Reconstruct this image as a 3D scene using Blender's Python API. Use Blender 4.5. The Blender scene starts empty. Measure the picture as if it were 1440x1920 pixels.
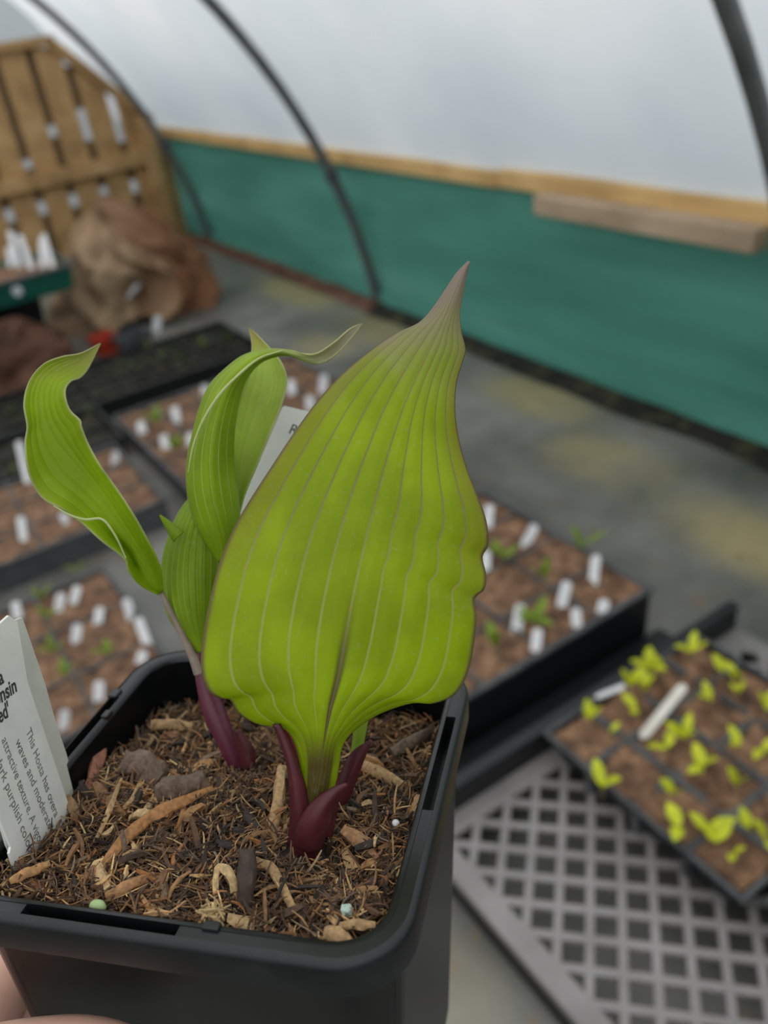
import bpy, bmesh, math, random
import numpy as np
from mathutils import Vector, Matrix, noise

random.seed(7)
rng = np.random.default_rng(7)
S = bpy.context.scene
COL = S.collection

# ------------------------------------------------------------------ camera
# world: X towards the netting side, Y along the tunnel towards the fence, Z up, floor at z = 0, camera 1 m up
RC = np.array([[0.8311243629531344, -0.3800190548117985, 0.40597759948757484],
               [-0.5409626685656094, -0.38342008236295294, 0.7485642468480318],
               [-0.128808712920055, -0.8417687083877219, -0.5242458936941187]])   # columns: image right, image down, forward
CAM = np.array([0.0, 0.0, 1.0])
FPX = 1600.0
cam_d = bpy.data.cameras.new('camera')
cam = bpy.data.objects.new('camera', cam_d)
COL.objects.link(cam)
m4 = Matrix.Identity(4)
for i in range(3):
    m4[i][0], m4[i][1], m4[i][2], m4[i][3] = RC[i, 0], -RC[i, 1], -RC[i, 2], CAM[i]
cam.matrix_world = m4
cam_d.sensor_fit = 'VERTICAL'
cam_d.sensor_height = 36.0
cam_d.sensor_width = 27.0
cam_d.lens = 36.0 * FPX / 1920.0
cam_d.clip_start = 0.01
cam_d.dof.use_dof = True
cam_d.dof.focus_distance = 0.206
cam_d.dof.aperture_fstop = 10.5
S.camera = cam

# ------------------------------------------------------------------ light, exposure
W = bpy.data.worlds.new('overcast_sky')
S.world = W
W.use_nodes = True
nt = W.node_tree
bg = nt.nodes['Background']
tc = nt.nodes.new('ShaderNodeTexCoord')
sep = nt.nodes.new('ShaderNodeSeparateXYZ')
nt.links.new(tc.outputs['Generated'], sep.inputs[0])
mr = nt.nodes.new('ShaderNodeMapRange')
mr.inputs['From Min'].default_value = -1.0
nt.links.new(sep.outputs['Z'], mr.inputs['Value'])
ramp = nt.nodes.new('ShaderNodeValToRGB')          # overcast: dull ground, grey horizon, bright zenith
ramp.color_ramp.elements[0].position = 0.47
ramp.color_ramp.elements[0].color = (0.07, 0.075, 0.07, 1)
ramp.color_ramp.elements[1].position = 0.53
ramp.color_ramp.elements[1].color = (0.135, 0.15, 0.17, 1)
el = ramp.color_ramp.elements.new(0.74)
el.color = (0.36, 0.385, 0.41, 1)
el = ramp.color_ramp.elements.new(0.97)
el.color = (1.35, 1.32, 1.27, 1)
nt.links.new(mr.outputs[0], ramp.inputs[0])
nt.links.new(ramp.outputs[0], bg.inputs['Color'])
bg.inputs['Strength'].default_value = 2.4

S.view_settings.view_transform = 'Standard'
S.view_settings.look = 'None'
S.view_settings.gamma = 1.0
S.view_settings.exposure = 0.0
S.view_settings.use_curve_mapping = False
S.cycles.use_denoising = True
S.cycles.max_bounces = 7
S.cycles.diffuse_bounces = 5
S.cycles.glossy_bounces = 3
S.cycles.transmission_bounces = 5
S.cycles.caustics_reflective = False
S.cycles.caustics_refractive = False
S.cycles.sample_clamp_indirect = 6.0


# ------------------------------------------------------------------ helpers
def ray(px, py):
    v = np.array([px - 720.0, py - 960.0, FPX])
    return RC @ v


def at_depth(px, py, d):
    return CAM + ray(px, py) * (d / FPX)


def at_z(px, py, z):
    r = ray(px, py)
    return CAM + r * ((z - CAM[2]) / r[2])


def at_y(px, py, y):
    r = ray(px, py)
    return CAM + r * (y / r[1])


WORLD = {}


def empty(name, loc, label, cat, group=None, rot=None):
    o = bpy.data.objects.new(name, None)
    o.empty_display_size = 0.02
    COL.objects.link(o)
    mw = Matrix.Translation(Vector(loc))
    if rot is not None:
        mw = mw @ rot.to_4x4()
    o.matrix_world = mw
    WORLD[o.name] = mw
    tag(o, label, cat, group)
    return o


def tag(o, label=None, cat=None, group=None, kind=None):
    if label:
        o['label'] = label
    if cat:
        o['category'] = cat
    if group:
        o['group'] = group
    if kind:
        o['kind'] = kind
    return o


def build(name, verts, faces, mat=None, parent=None, smooth=True, sharp=None, uv=None, col=None, origin=None):
    """verts in world coordinates; the mesh is stored relative to the parent (or to origin)."""
    V = np.asarray(verts, dtype=float)
    o = bpy.data.objects.new(name, bpy.data.meshes.new(name))
    if parent is not None:
        inv = np.array(WORLD[parent.name].inverted())
        V = V @ inv[:3, :3].T + inv[:3, 3]
    else:
        if origin is None:
            origin = np.array([(V[:, 0].min() + V[:, 0].max()) / 2, (V[:, 1].min() + V[:, 1].max()) / 2, V[:, 2].min()])
        V = V - np.asarray(origin)
        o.location = Vector(origin)
        WORLD[o.name] = Matrix.Translation(Vector(origin))
    me = o.data
    me.from_pydata([tuple(v) for v in V], [], faces)
    me.update()
    if smooth:
        me.polygons.foreach_set('use_smooth', [True] * len(me.polygons))
    if sharp:
        me.set_sharp_from_angle(angle=math.radians(sharp))
    if uv is not None:
        lay = me.uv_layers.new(name='UVMap')
        idx = np.empty(len(me.loops), dtype=np.int32)
        me.loops.foreach_get('vertex_index', idx)
        lay.data.foreach_set('uv', np.asarray(uv)[idx].ravel())
    if col is not None:
        at = me.color_attributes.new('piece', 'FLOAT_COLOR', 'POINT')
        c = np.ones((len(V), 4))
        c[:, :3] = col
        at.data.foreach_set('color', c.ravel())
    if mat is not None:
        me.materials.append(mat)
    COL.objects.link(o)
    if parent is not None:
        o.parent = parent
        WORLD[o.name] = WORLD[parent.name]
    return o


class MB:
    """Collects shapes into one mesh."""

    def __init__(self):
        self.v, self.f = [], []

    def add(self, verts, faces):
        b = len(self.v)
        self.v.extend([tuple(x) for x in verts])
        self.f.extend([tuple(i + b for i in q) for q in faces])
        return self

    def box(self, x0, x1, y0, y1, z0, z1, M=None, t=0.0):
        """axis box; t = how much smaller the bottom is on each side"""
        v = [(x0 + t, y0 + t, z0), (x1 - t, y0 + t, z0), (x1 - t, y1 - t, z0), (x0 + t, y1 - t, z0),
             (x0, y0, z1), (x1, y0, z1), (x1, y1, z1), (x0, y1, z1)]
        if M is not None:
            v = [tuple(M @ Vector(p)) for p in v]
        return self.add(v, [(3, 2, 1, 0), (4, 5, 6, 7), (0, 1, 5, 4), (1, 2, 6, 5), (2, 3, 7, 6), (3, 0, 4, 7)])

    def tube(self, pts, radii, n=12, caps=True):
        pts = [np.asarray(p, float) for p in pts]
        if not hasattr(radii, '__len__'):
            radii = [radii] * len(pts)
        b = len(self.v)
        up = None
        for i, p in enumerate(pts):
            t = pts[min(i + 1, len(pts) - 1)] - pts[max(i - 1, 0)]
            t = t / (np.linalg.norm(t) + 1e-12)
            if up is None:
                up = np.array([0, 0, 1.0]) if abs(t[2]) < 0.9 else np.array([1.0, 0, 0])
            a = np.cross(t, up)
            a /= np.linalg.norm(a) + 1e-12
            c = np.cross(a, t)
            up = c
            for k in range(n):
                th = 2 * math.pi * k / n
                self.v.append(tuple(p + radii[i] * (math.cos(th) * a + math.sin(th) * c)))
        for i in range(len(pts) - 1):
            for k in range(n):
                k2 = (k + 1) % n
                self.f.append((b + i * n + k, b + i * n + k2, b + (i + 1) * n + k2, b + (i + 1) * n + k))
        if caps:
            self.f.append(tuple(b + k for k in range(n))[::-1])
            e = b + (len(pts) - 1) * n
            self.f.append(tuple(e + k for k in range(n)))
        return self

    def build(self, name, mat, parent=None, **kw):
        kw.setdefault('smooth', True)
        kw.setdefault('sharp', 40)
        return build(name, self.v, self.f, mat, parent, **kw)


def bevel(o, w, seg=2):
    m = o.modifiers.new('edge', 'BEVEL')
    m.width, m.segments, m.limit_method = w, seg, 'ANGLE'
    return o


def crom(keys, t):
    """Catmull-Rom through keys [(t, value array)], non-uniform."""
    ts = [k[0] for k in keys]
    vs = [np.asarray(k[1], float) for k in keys]
    if t <= ts[0]:
        return vs[0]
    if t >= ts[-1]:
        return vs[-1]
    i = max(j for j in range(len(ts)) if ts[j] <= t)
    i = min(i, len(ts) - 2)
    h = ts[i + 1] - ts[i]
    s = (t - ts[i]) / h

    def tan(j):
        if j == 0:
            return (vs[1] - vs[0]) / (ts[1] - ts[0])
        if j == len(ts) - 1:
            return (vs[-1] - vs[-2]) / (ts[-1] - ts[-2])
        return (vs[j + 1] - vs[j - 1]) / (ts[j + 1] - ts[j - 1])
    m0, m1 = tan(i) * h, tan(i + 1) * h
    return ((2 * s**3 - 3 * s**2 + 1) * vs[i] + (s**3 - 2 * s**2 + s) * m0 + (-2 * s**3 + 3 * s**2) * vs[i + 1] + (s**3 - s**2) * m1)


# ------------------------------------------------------------------ materials
def nodes(name):
    m = bpy.data.materials.new(name)
    m.use_nodes = True
    n = m.node_tree
    return m, n, n.nodes['Principled BSDF'], n.nodes['Material Output']


def N(n, kind, **inp):
    x = n.nodes.new(kind)
    for k, v in inp.items():
        x.inputs[k].default_value = v
    return x


def rgb(c):
    return (c[0], c[1], c[2], 1.0)


def ramp_node(n, stops):
    r = n.nodes.new('ShaderNodeValToRGB')
    e = r.color_ramp.elements
    while len(e) < len(stops):
        e.new(0.5)
    for el, (p, c) in zip(e, stops):
        el.position, el.color = p, rgb(c)
    return r


def mat_noise(name, stops, scale=20.0, rough=0.6, detail=4.0, stretch=(1, 1, 1), bump=0.0, bump_dist=0.001, spec=0.5, transl=0.0, coord='Object'):
    m, n, bs, out = nodes(name)
    t = n.nodes.new('ShaderNodeTexCoord')
    mp = n.nodes.new('ShaderNodeMapping')
    mp.inputs['Scale'].default_value = stretch
    n.links.new(t.outputs[coord], mp.inputs[0])
    nz = N(n, 'ShaderNodeTexNoise', Scale=scale, Detail=detail)
    n.links.new(mp.outputs[0], nz.inputs['Vector'])
    r = ramp_node(n, stops)
    n.links.new(nz.outputs['Fac'], r.inputs[0])
    n.links.new(r.outputs[0], bs.inputs['Base Color'])
    bs.inputs['Roughness'].default_value = rough
    bs.inputs['Specular IOR Level'].default_value = spec
    if bump:
        b = N(n, 'ShaderNodeBump', Strength=bump, Distance=bump_dist)
        n.links.new(nz.outputs['Fac'], b.inputs['Height'])
        n.links.new(b.outputs[0], bs.inputs['Normal'])
    if transl:
        tr = n.nodes.new('ShaderNodeBsdfTranslucent')
        n.links.new(r.outputs[0], tr.inputs['Color'])
        mx = N(n, 'ShaderNodeMixShader', Fac=transl)
        n.links.new(bs.outputs[0], mx.inputs[1])
        n.links.new(tr.outputs[0], mx.inputs[2])
        n.links.new(mx.outputs[0], out.inputs['Surface'])
    return m


def leaf_material(name, base, edge, tipc, vein, nveins=5, tip0=0.8, edge_amt=0.7, tip_amt=1.0, vein_amt=0.6, brown_rib=0.0, transl=0.5, ribw=0.035, vein_top=None, margin=(0.55, 0.56, 0.30), vw=0.07):
    m, n, bs, out = nodes(name)
    L = n.links

    def math_(op, a, b=None, clamp=False):
        x = n.nodes.new('ShaderNodeMath')
        x.operation = op
        x.use_clamp = clamp
        for i, q in enumerate((a, b)):
            if q is None:
                continue
            if isinstance(q, (int, float)):
                x.inputs[i].default_value = q
            else:
                L.new(q, x.inputs[i])
        return x.outputs[0]

    def smooth(val, a, b):
        x = n.nodes.new('ShaderNodeMapRange')
        x.interpolation_type = 'SMOOTHSTEP'
        L.new(val, x.inputs['Value'])
        x.inputs['From Min'].default_value = a
        x.inputs['From Max'].default_value = b
        return x.outputs['Result']

    def mix(fac, a, b):
        x = n.nodes.new('ShaderNodeMix')
        x.data_type = 'RGBA'
        if isinstance(fac, (int, float)):
            x.inputs[0].default_value = fac
        else:
            L.new(fac, x.inputs[0])
        for s, q in ((6, a), (7, b)):
            if isinstance(q, tuple):
                x.inputs[s].default_value = rgb(q)
            else:
                L.new(q, x.inputs[s])
        return x.outputs[2]
    uv = n.nodes.new('ShaderNodeUVMap')
    sp = n.nodes.new('ShaderNodeSeparateXYZ')
    L.new(uv.outputs[0], sp.inputs[0])
    u2 = math_('SUBTRACT', math_('MULTIPLY', sp.outputs[0], 2.0), 1.0)
    v = sp.outputs[1]
    au = math_('ABSOLUTE', u2)
    t = n.nodes.new('ShaderNodeTexCoord')
    nz = N(n, 'ShaderNodeTexNoise', Scale=60.0, Detail=3.0)
    L.new(t.outputs['Object'], nz.inputs['Vector'])
    nz2 = N(n, 'ShaderNodeTexNoise', Scale=900.0, Detail=2.0)
    L.new(t.outputs['Object'], nz2.inputs['Vector'])
    wob = math_('MULTIPLY', math_('SUBTRACT', nz.outputs['Fac'], 0.5), 0.25)
    c = mix(smooth(nz.outputs['Fac'], 0.35, 0.7), tuple(x * 0.88 for x in base), tuple(x * 1.1 for x in base))
    # purple-brown flush along the margin and towards the tip
    vt = math_('ADD', v, wob)
    ef = math_('MULTIPLY', smooth(math_('ADD', au, math_('MULTIPLY', wob, 1.0)), 0.62, 1.02), math_('MULTIPLY', smooth(v, 0.35, 0.62), edge_amt))
    c = mix(ef, c, edge)
    c = mix(math_('MULTIPLY', smooth(vt, tip0 - 0.16, tip0 + 0.1), tip_amt), c, tipc)
    # parallel veins, at even steps of u
    vs = math_('MULTIPLY', u2, nveins)
    fr = math_('ABSOLUTE', math_('SUBTRACT', math_('FRACT', math_('ADD', vs, 0.5)), 0.5))
    line = smooth(fr, vw, vw * 0.2)
    line = math_('MULTIPLY', line, math_('MULTIPLY', smooth(v, 0.10, 0.24), vein_amt))
    c = mix(line, c, mix(smooth(v, 0.35, 0.65), vein, vein_top or vein))
    c = mix(math_('MULTIPLY', smooth(au, 0.955, 0.995), math_('MULTIPLY', smooth(v, 0.14, 0.2), 0.8)), c, margin)
    if brown_rib:
        rib = math_('MULTIPLY', smooth(au, ribw * 1.7, ribw * 0.5), smooth(v, 0.44, 0.2))
        # in the stalk the rib takes a third of the width
        ribb = math_('MULTIPLY', smooth(au, 0.80, 0.50), smooth(v, 0.18, 0.11))
        c = mix(math_('MULTIPLY', math_('MAXIMUM', rib, ribb), brown_rib), c, (0.13, 0.075, 0.028))
        core = math_('MULTIPLY', smooth(au, ribw * 0.7, ribw * 0.1), smooth(v, 0.42, 0.2))
        c = mix(math_('MULTIPLY', core, 0.55), c, (0.36, 0.30, 0.19))
    sp_ = mix(math_('MULTIPLY', smooth(nz2.outputs['Fac'], 0.58, 0.75), 0.18), c, (0.55, 0.6, 0.4))
    L.new(sp_, bs.inputs['Base Color'])
    bs.inputs['Roughness'].default_value = 0.5
    bs.inputs['Specular IOR Level'].default_value = 0.35
    hh = math_('ADD', math_('MULTIPLY', nz2.outputs['Fac'], 0.15), math_('MULTIPLY', math_('SUBTRACT', 1.0, smooth(fr, 0.14, 0.0)), 0.5))
    b = N(n, 'ShaderNodeBump', Strength=0.35, Distance=0.0006)
    L.new(hh, b.inputs['Height'])
    L.new(b.outputs[0], bs.inputs['Normal'])
    tr = n.nodes.new('ShaderNodeBsdfTranslucent')
    L.new(c, tr.inputs['Color'])
    L.new(b.outputs[0], tr.inputs['Normal'])
    mx = N(n, 'ShaderNodeMixShader', Fac=transl)
    L.new(bs.outputs[0], mx.inputs[1])
    L.new(tr.outputs[0], mx.inputs[2])
    L.new(mx.outputs[0], out.inputs['Surface'])
    return m


M = {}
M['pot_wall'] = mat_noise('pot_wall', [(0.35, (0.0045, 0.005, 0.0055)), (0.66, (0.007, 0.0075, 0.008)), (0.82, (0.03, 0.028, 0.025))], 60, 0.30, detail=8, bump=0.10, bump_dist=0.0003, spec=0.11)
M['back_boards'] = mat_noise('back_boards', [(0.25, (0.10, 0.06, 0.028)), (0.8, (0.22, 0.135, 0.065))], 9, 0.8, stretch=(6, 6, 0.7))  # darker than the pickets: shade of the gaps put into the colour
M['black_plastic'] = mat_noise('black_plastic', [(0.3, (0.005, 0.005, 0.006)), (0.7, (0.009, 0.009, 0.011))], 90, 0.42, bump=0.12, bump_dist=0.0004)
M['pot_plastic'] = mat_noise('pot_plastic', [(0.35, (0.005, 0.006, 0.006)), (0.62, (0.008, 0.009, 0.010)), (0.80, (0.019, 0.019, 0.018))], 70, 0.32, detail=8, bump=0.10, bump_dist=0.0003, spec=0.48)
M['grey_plastic'] = mat_noise('grey_plastic', [(0.3, (0.055, 0.06, 0.066)), (0.7, (0.085, 0.09, 0.097))], 30, 0.5)
M['lattice_plastic'] = mat_noise('lattice_plastic', [(0.3, (0.20, 0.185, 0.18)), (0.7, (0.29, 0.27, 0.265))], 14, 0.5)
M['white_tag'] = mat_noise('white_tag', [(0.3, (0.739, 0.739, 0.750)), (0.7, (0.874, 0.874, 0.874))], 60, 0.5, transl=0.15)
M['cream_tag'] = mat_noise('cream_tag', [(0.35, (0.756, 0.756, 0.708)), (0.7, (0.840, 0.840, 0.792))], 120, 0.45, transl=0.12)
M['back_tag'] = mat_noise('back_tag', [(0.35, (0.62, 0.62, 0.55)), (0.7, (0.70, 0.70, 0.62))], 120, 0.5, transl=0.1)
M['stick_tag'] = mat_noise('stick_tag', [(0.3, (0.62, 0.58, 0.50)), (0.7, (0.74, 0.70, 0.62))], 40, 0.6)
M['ink'] = mat_noise('ink', [(0.3, (0.03, 0.03, 0.03)), (0.7, (0.06, 0.06, 0.06))], 400, 0.7)
M['faded_ink'] = mat_noise('faded_ink', [(0.3, (0.13, 0.13, 0.125)), (0.7, (0.24, 0.24, 0.23))], 300, 0.7)
M['green_plastic'] = mat_noise('green_plastic', [(0.3, (0.006, 0.085, 0.055)), (0.7, (0.012, 0.12, 0.08))], 12, 0.4)
M['red_plastic'] = mat_noise('red_plastic', [(0.3, (0.36, 0.035, 0.015)), (0.7, (0.48, 0.05, 0.02))], 12, 0.5)
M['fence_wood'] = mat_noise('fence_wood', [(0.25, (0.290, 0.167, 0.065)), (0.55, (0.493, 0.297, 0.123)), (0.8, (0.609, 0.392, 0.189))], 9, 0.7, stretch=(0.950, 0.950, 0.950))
M['rail_wood'] = mat_noise('rail_wood', [(0.25, (0.495, 0.300, 0.112)), (0.6, (0.780, 0.510, 0.210)), (0.85, (0.900, 0.660, 0.330))], 5, 0.6, stretch=(0.950, 0.950, 0.950))
M['grey_wood'] = mat_noise('grey_wood', [(0.3, (0.330, 0.232, 0.150)), (0.55, (0.510, 0.375, 0.255)), (0.8, (0.750, 0.630, 0.510))], 5, 0.75, stretch=(0.950, 0.950, 0.950))
M['galvanised'] = mat_noise('galvanised', [(0.3, (0.093, 0.102, 0.102)), (0.7, (0.170, 0.178, 0.178))], 12, 0.5)
M['galvanised'].node_tree.nodes['Principled BSDF'].inputs['Metallic'].default_value = 0.35
M['netting'] = mat_noise('netting', [(0.25, (0.053, 0.198, 0.152)), (0.6, (0.099, 0.305, 0.244)), (0.85, (0.157, 0.388, 0.322))], 3.2, 0.75, detail=6, stretch=(1, 0.35, 2.2), transl=0.25, spec=0.2)
M['seed_compost'] = mat_noise('seed_compost', [(0.28, (0.047, 0.024, 0.014)), (0.5, (0.176, 0.092, 0.049)), (0.75, (0.365, 0.209, 0.115))], 45, 0.9, detail=6, bump=0.8, bump_dist=0.006)
M['dark_compost'] = mat_noise('dark_compost', [(0.3, (0.005, 0.0045, 0.003)), (0.52, (0.016, 0.014, 0.008)), (0.70, (0.06, 0.058, 0.018)), (0.85, (0.15, 0.12, 0.07))], 22, 0.9, detail=6, bump=0.8, bump_dist=0.006)
M['sack'] = mat_noise('sack', [(0.25, (0.12, 0.058, 0.027)), (0.5, (0.27, 0.145, 0.07)), (0.78, (0.46, 0.32, 0.19))], 4.5, 0.85, detail=4, bump=0.5, bump_dist=0.01)
M['brown_sack'] = mat_noise('brown_sack', [(0.3, (0.05, 0.02, 0.010)), (0.55, (0.13, 0.055, 0.032)), (0.8, (0.26, 0.14, 0.085))], 8, 0.85, detail=4, bump=0.5, bump_dist=0.01)
M['skin'] = mat_noise('skin', [(0.3, (0.696, 0.396, 0.300)), (0.7, (0.816, 0.516, 0.396))], 45, 0.5, detail=5, bump=0.25, bump_dist=0.0006)
M['skin'].node_tree.nodes['Principled BSDF'].inputs['Subsurface Weight'].default_value = 0.15
M['skin'].node_tree.nodes['Principled BSDF'].inputs['Subsurface Radius'].default_value = (0.01, 0.004, 0.002)
M['nail'] = mat_noise('nail', [(0.3, (0.62, 0.40, 0.34)), (0.7, (0.70, 0.48, 0.41))], 30, 0.3)
M['pellet'] = mat_noise('pellet', [(0.3, (0.30, 0.42, 0.17)), (0.7, (0.42, 0.55, 0.26))], 300, 0.5)
M['teal_pellet'] = mat_noise('teal_pellet', [(0.3, (0.36, 0.50, 0.42)), (0.7, (0.50, 0.62, 0.54))], 300, 0.6)
M['perlite'] = mat_noise('perlite', [(0.3, (0.75, 0.75, 0.74)), (0.7, (0.85, 0.85, 0.84))], 300, 0.7)
M['seedling_leaf'] = mat_noise('seedling_leaf', [(0.3, (0.567, 0.621, 0.020)), (0.7, (0.837, 0.864, 0.041))], 60, 0.5, transl=0.25)
M['green_leaf'] = mat_noise('green_leaf', [(0.3, (0.16, 0.26, 0.05)), (0.7, (0.30, 0.40, 0.08))], 60, 0.5, transl=0.4)
M['lime_leaf'] = mat_noise('lime_leaf', [(0.3, (0.22, 0.36, 0.03)), (0.7, (0.40, 0.52, 0.06))], 60, 0.5, transl=0.45)
M['moss_leaf'] = mat_noise('moss_leaf', [(0.3, (0.05, 0.075, 0.02)), (0.7, (0.13, 0.17, 0.04))], 60, 0.6, transl=0.35)
M['seedling_stem'] = mat_noise('seedling_stem', [(0.3, (0.34, 0.27, 0.12)), (0.7, (0.46, 0.38, 0.18))], 60, 0.6)
M['maroon'] = mat_noise('maroon', [(0.3, (0.060, 0.010, 0.014)), (0.7, (0.120, 0.020, 0.026))], 160, 0.42, detail=6, transl=0.18)
M['maroon_bright'] = mat_noise('maroon_bright', [(0.3, (0.13, 0.012, 0.018)), (0.7, (0.20, 0.022, 0.028))], 120, 0.42, transl=0.3)
M['purple_stem'] = mat_noise('purple_stem', [(0.3, (0.091, 0.014, 0.033)), (0.7, (0.143, 0.029, 0.052))], 120, 0.4, stretch=(0.650, 0.650, 0.195))
M['grey_stem'] = mat_noise('grey_stem', [(0.3, (0.20, 0.15, 0.12)), (0.7, (0.32, 0.25, 0.20))], 200, 0.5)
M['pale_margin'] = mat_noise('pale_margin', [(0.3, (0.50, 0.56, 0.20)), (0.7, (0.60, 0.64, 0.32))], 120, 0.5, transl=0.3)
M['dusty_plastic'] = mat_noise('dusty_plastic', [(0.3, (0.035, 0.036, 0.038)), (0.7, (0.11, 0.11, 0.112))], 20, 0.55)
M['stalk_green'] = mat_noise('stalk_green', [(0.3, (0.22, 0.36, 0.02)), (0.7, (0.34, 0.48, 0.04))], 120, 0.45, transl=0.3)


def film_material():
    m, n, bs, out = nodes('polythene')
    t = n.nodes.new('ShaderNodeTexCoord')
    nz = N(n, 'ShaderNodeTexNoise', Scale=1.3, Detail=3.0)
    n.links.new(t.outputs['Object'], nz.inputs['Vector'])
    r = ramp_node(n, [(0.3, (0.74, 0.78, 0.81)), (0.7, (0.86, 0.87, 0.88))])
    n.links.new(nz.outputs['Fac'], r.inputs[0])
    sp = n.nodes.new('ShaderNodeSeparateXYZ')
    g = n.nodes.new('ShaderNodeNewGeometry')
    n.links.new(g.outputs['Position'], sp.inputs[0])
    ad = n.nodes.new('ShaderNodeMath')
    ad.operation = 'MULTIPLY_ADD'
    n.links.new(nz.outputs['Fac'], ad.inputs[0])
    ad.inputs[1].default_value = 0.5
    n.links.new(sp.outputs['Z'], ad.inputs[2])
    r2 = ramp_node(n, [(0.0, (0.56, 0.60, 0.63)), (1.0, (1.0, 1.0, 1.0))])
    mr = n.nodes.new('ShaderNodeMapRange')
    mr.inputs['From Min'].default_value = 0.75
    mr.inputs['From Max'].default_value = 1.85
    n.links.new(ad.outputs[0], mr.inputs['Value'])
    n.links.new(mr.outputs[0], r2.inputs[0])
    ml = n.nodes.new('ShaderNodeMix')                # dimmer light low on the sheet, painted into its colour
    ml.data_type, ml.blend_type = 'RGBA', 'MULTIPLY'
    ml.inputs[0].default_value = 1.0
    n.links.new(r.outputs[0], ml.inputs[6])
    n.links.new(r2.outputs[0], ml.inputs[7])
    n.links.new(ml.outputs[2], bs.inputs['Base Color'])
    bs.inputs['Roughness'].default_value = 0.35
    tr = n.nodes.new('ShaderNodeBsdfTranslucent')
    n.links.new(ml.outputs[2], tr.inputs['Color'])
    mx = N(n, 'ShaderNodeMixShader', Fac=0.75)
    n.links.new(bs.outputs[0], mx.inputs[1])
    n.links.new(tr.outputs[0], mx.inputs[2])
    n.links.new(mx.outputs[0], out.inputs['Surface'])
    return m


def floor_material():
    """grey woven ground cover with olive-yellow algae patches and brown crumbs"""
    m, n, bs, out = nodes('ground_cover')
    L = n.links
    t = n.nodes.new('ShaderNodeTexCoord')
    nz = N(n, 'ShaderNodeTexNoise', Scale=2.6, Detail=6.0, Roughness=0.6)
    L.new(t.outputs['Object'], nz.inputs['Vector'])
    r = ramp_node(n, [(0.32, (0.075, 0.076, 0.068)), (0.5, (0.170, 0.164, 0.143)), (0.68, (0.27, 0.255, 0.23))])
    L.new(nz.outputs['Fac'], r.inputs[0])
    nz2 = N(n, 'ShaderNodeTexNoise', Scale=2.2, Detail=5.0, Roughness=0.55)
    mp = n.nodes.new('ShaderNodeMapping')
    mp.inputs['Location'].default_value = (3.7, 1.4, 0)
    L.new(t.outputs['Object'], mp.inputs[0])
    L.new(mp.outputs[0], nz2.inputs['Vector'])
    cur = r.outputs[0]
    # algae stains, each where it lies on the mat
    for (x, y, sx, sy, a) in ((1.39, 1.62, 0.13, 0.28, 0.9), (1.27, 1.22, 0.15, 0.26, 0.95), (1.24, 0.84, 0.15, 0.30, 0.9), (1.43, 3.05, 0.16, 0.45, 0.8), (1.43, 2.40, 0.18, 0.35, 0.8),
                              (1.20, 2.45, 0.15, 0.2, 0.6), (0.26, 0.50, 0.08, 0.12, 0.25)):
        mp2 = n.nodes.new('ShaderNodeMapping')
        mp2.inputs['Location'].default_value = (-x / sx, -y / sy, 0)
        mp2.inputs['Scale'].default_value = (1 / sx, 1 / sy, 0)
        L.new(t.outputs['Object'], mp2.inputs[0])
        ln = n.nodes.new('ShaderNodeVectorMath')
        ln.operation = 'LENGTH'
        L.new(mp2.outputs[0], ln.inputs[0])
        mr = n.nodes.new('ShaderNodeMapRange')
        mr.interpolation_type = 'SMOOTHSTEP'
        mr.inputs['From Min'].default_value = 1.0
        mr.inputs['From Max'].default_value = 0.25
        mr.inputs['To Max'].default_value = 1.0
        L.new(ln.outputs['Value'], mr.inputs['Value'])
        mu = n.nodes.new('ShaderNodeMath')
        mu.operation = 'MULTIPLY'
        L.new(mr.outputs[0], mu.inputs[0])
        mr2 = n.nodes.new('ShaderNodeMapRange')
        mr2.inputs['From Min'].default_value = 0.30
        mr2.inputs['From Max'].default_value = 0.56
        mr2.inputs['To Max'].default_value = a
        L.new(nz2.outputs['Fac'], mr2.inputs['Value'])
        L.new(mr2.outputs[0], mu.inputs[1])
        mx = n.nodes.new('ShaderNodeMix')
        mx.data_type = 'RGBA'
        L.new(mu.outputs[0], mx.inputs[0])
        L.new(cur, mx.inputs[6])
        mx.inputs[7].default_value = rgb((0.40, 0.325, 0.15))
        cur = mx.outputs[2]
    # brown crumbs
    nz3 = N(n, 'ShaderNodeTexNoise', Scale=24.0, Detail=4.0)
    L.new(t.outputs['Object'], nz3.inputs['Vector'])
    mr3 = n.nodes.new('ShaderNodeMapRange')
    mr3.inputs['From Min'].default_value = 0.60
    mr3.inputs['From Max'].default_value = 0.70
    mr3.inputs['To Max'].default_value = 0.6
    L.new(nz3.outputs['Fac'], mr3.inputs['Value'])
    mx = n.nodes.new('ShaderNodeMix')
    mx.data_type = 'RGBA'
    L.new(mr3.outputs[0], mx.inputs[0])
    L.new(cur, mx.inputs[6])
    mx.inputs[7].default_value = rgb((0.22, 0.13, 0.07))
    L.new(mx.outputs[2], bs.inputs['Base Color'])
    bs.inputs['Roughness'].default_value = 0.45
    bs.inputs['Specular IOR Level'].default_value = 0.6
    bm_ = N(n, 'ShaderNodeBump', Strength=0.5, Distance=0.01)
    L.new(nz.outputs['Fac'], bm_.inputs['Height'])
    L.new(bm_.outputs[0], bs.inputs['Normal'])
    return m


M['film'] = film_material()
M['floor'] = floor_material()


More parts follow.
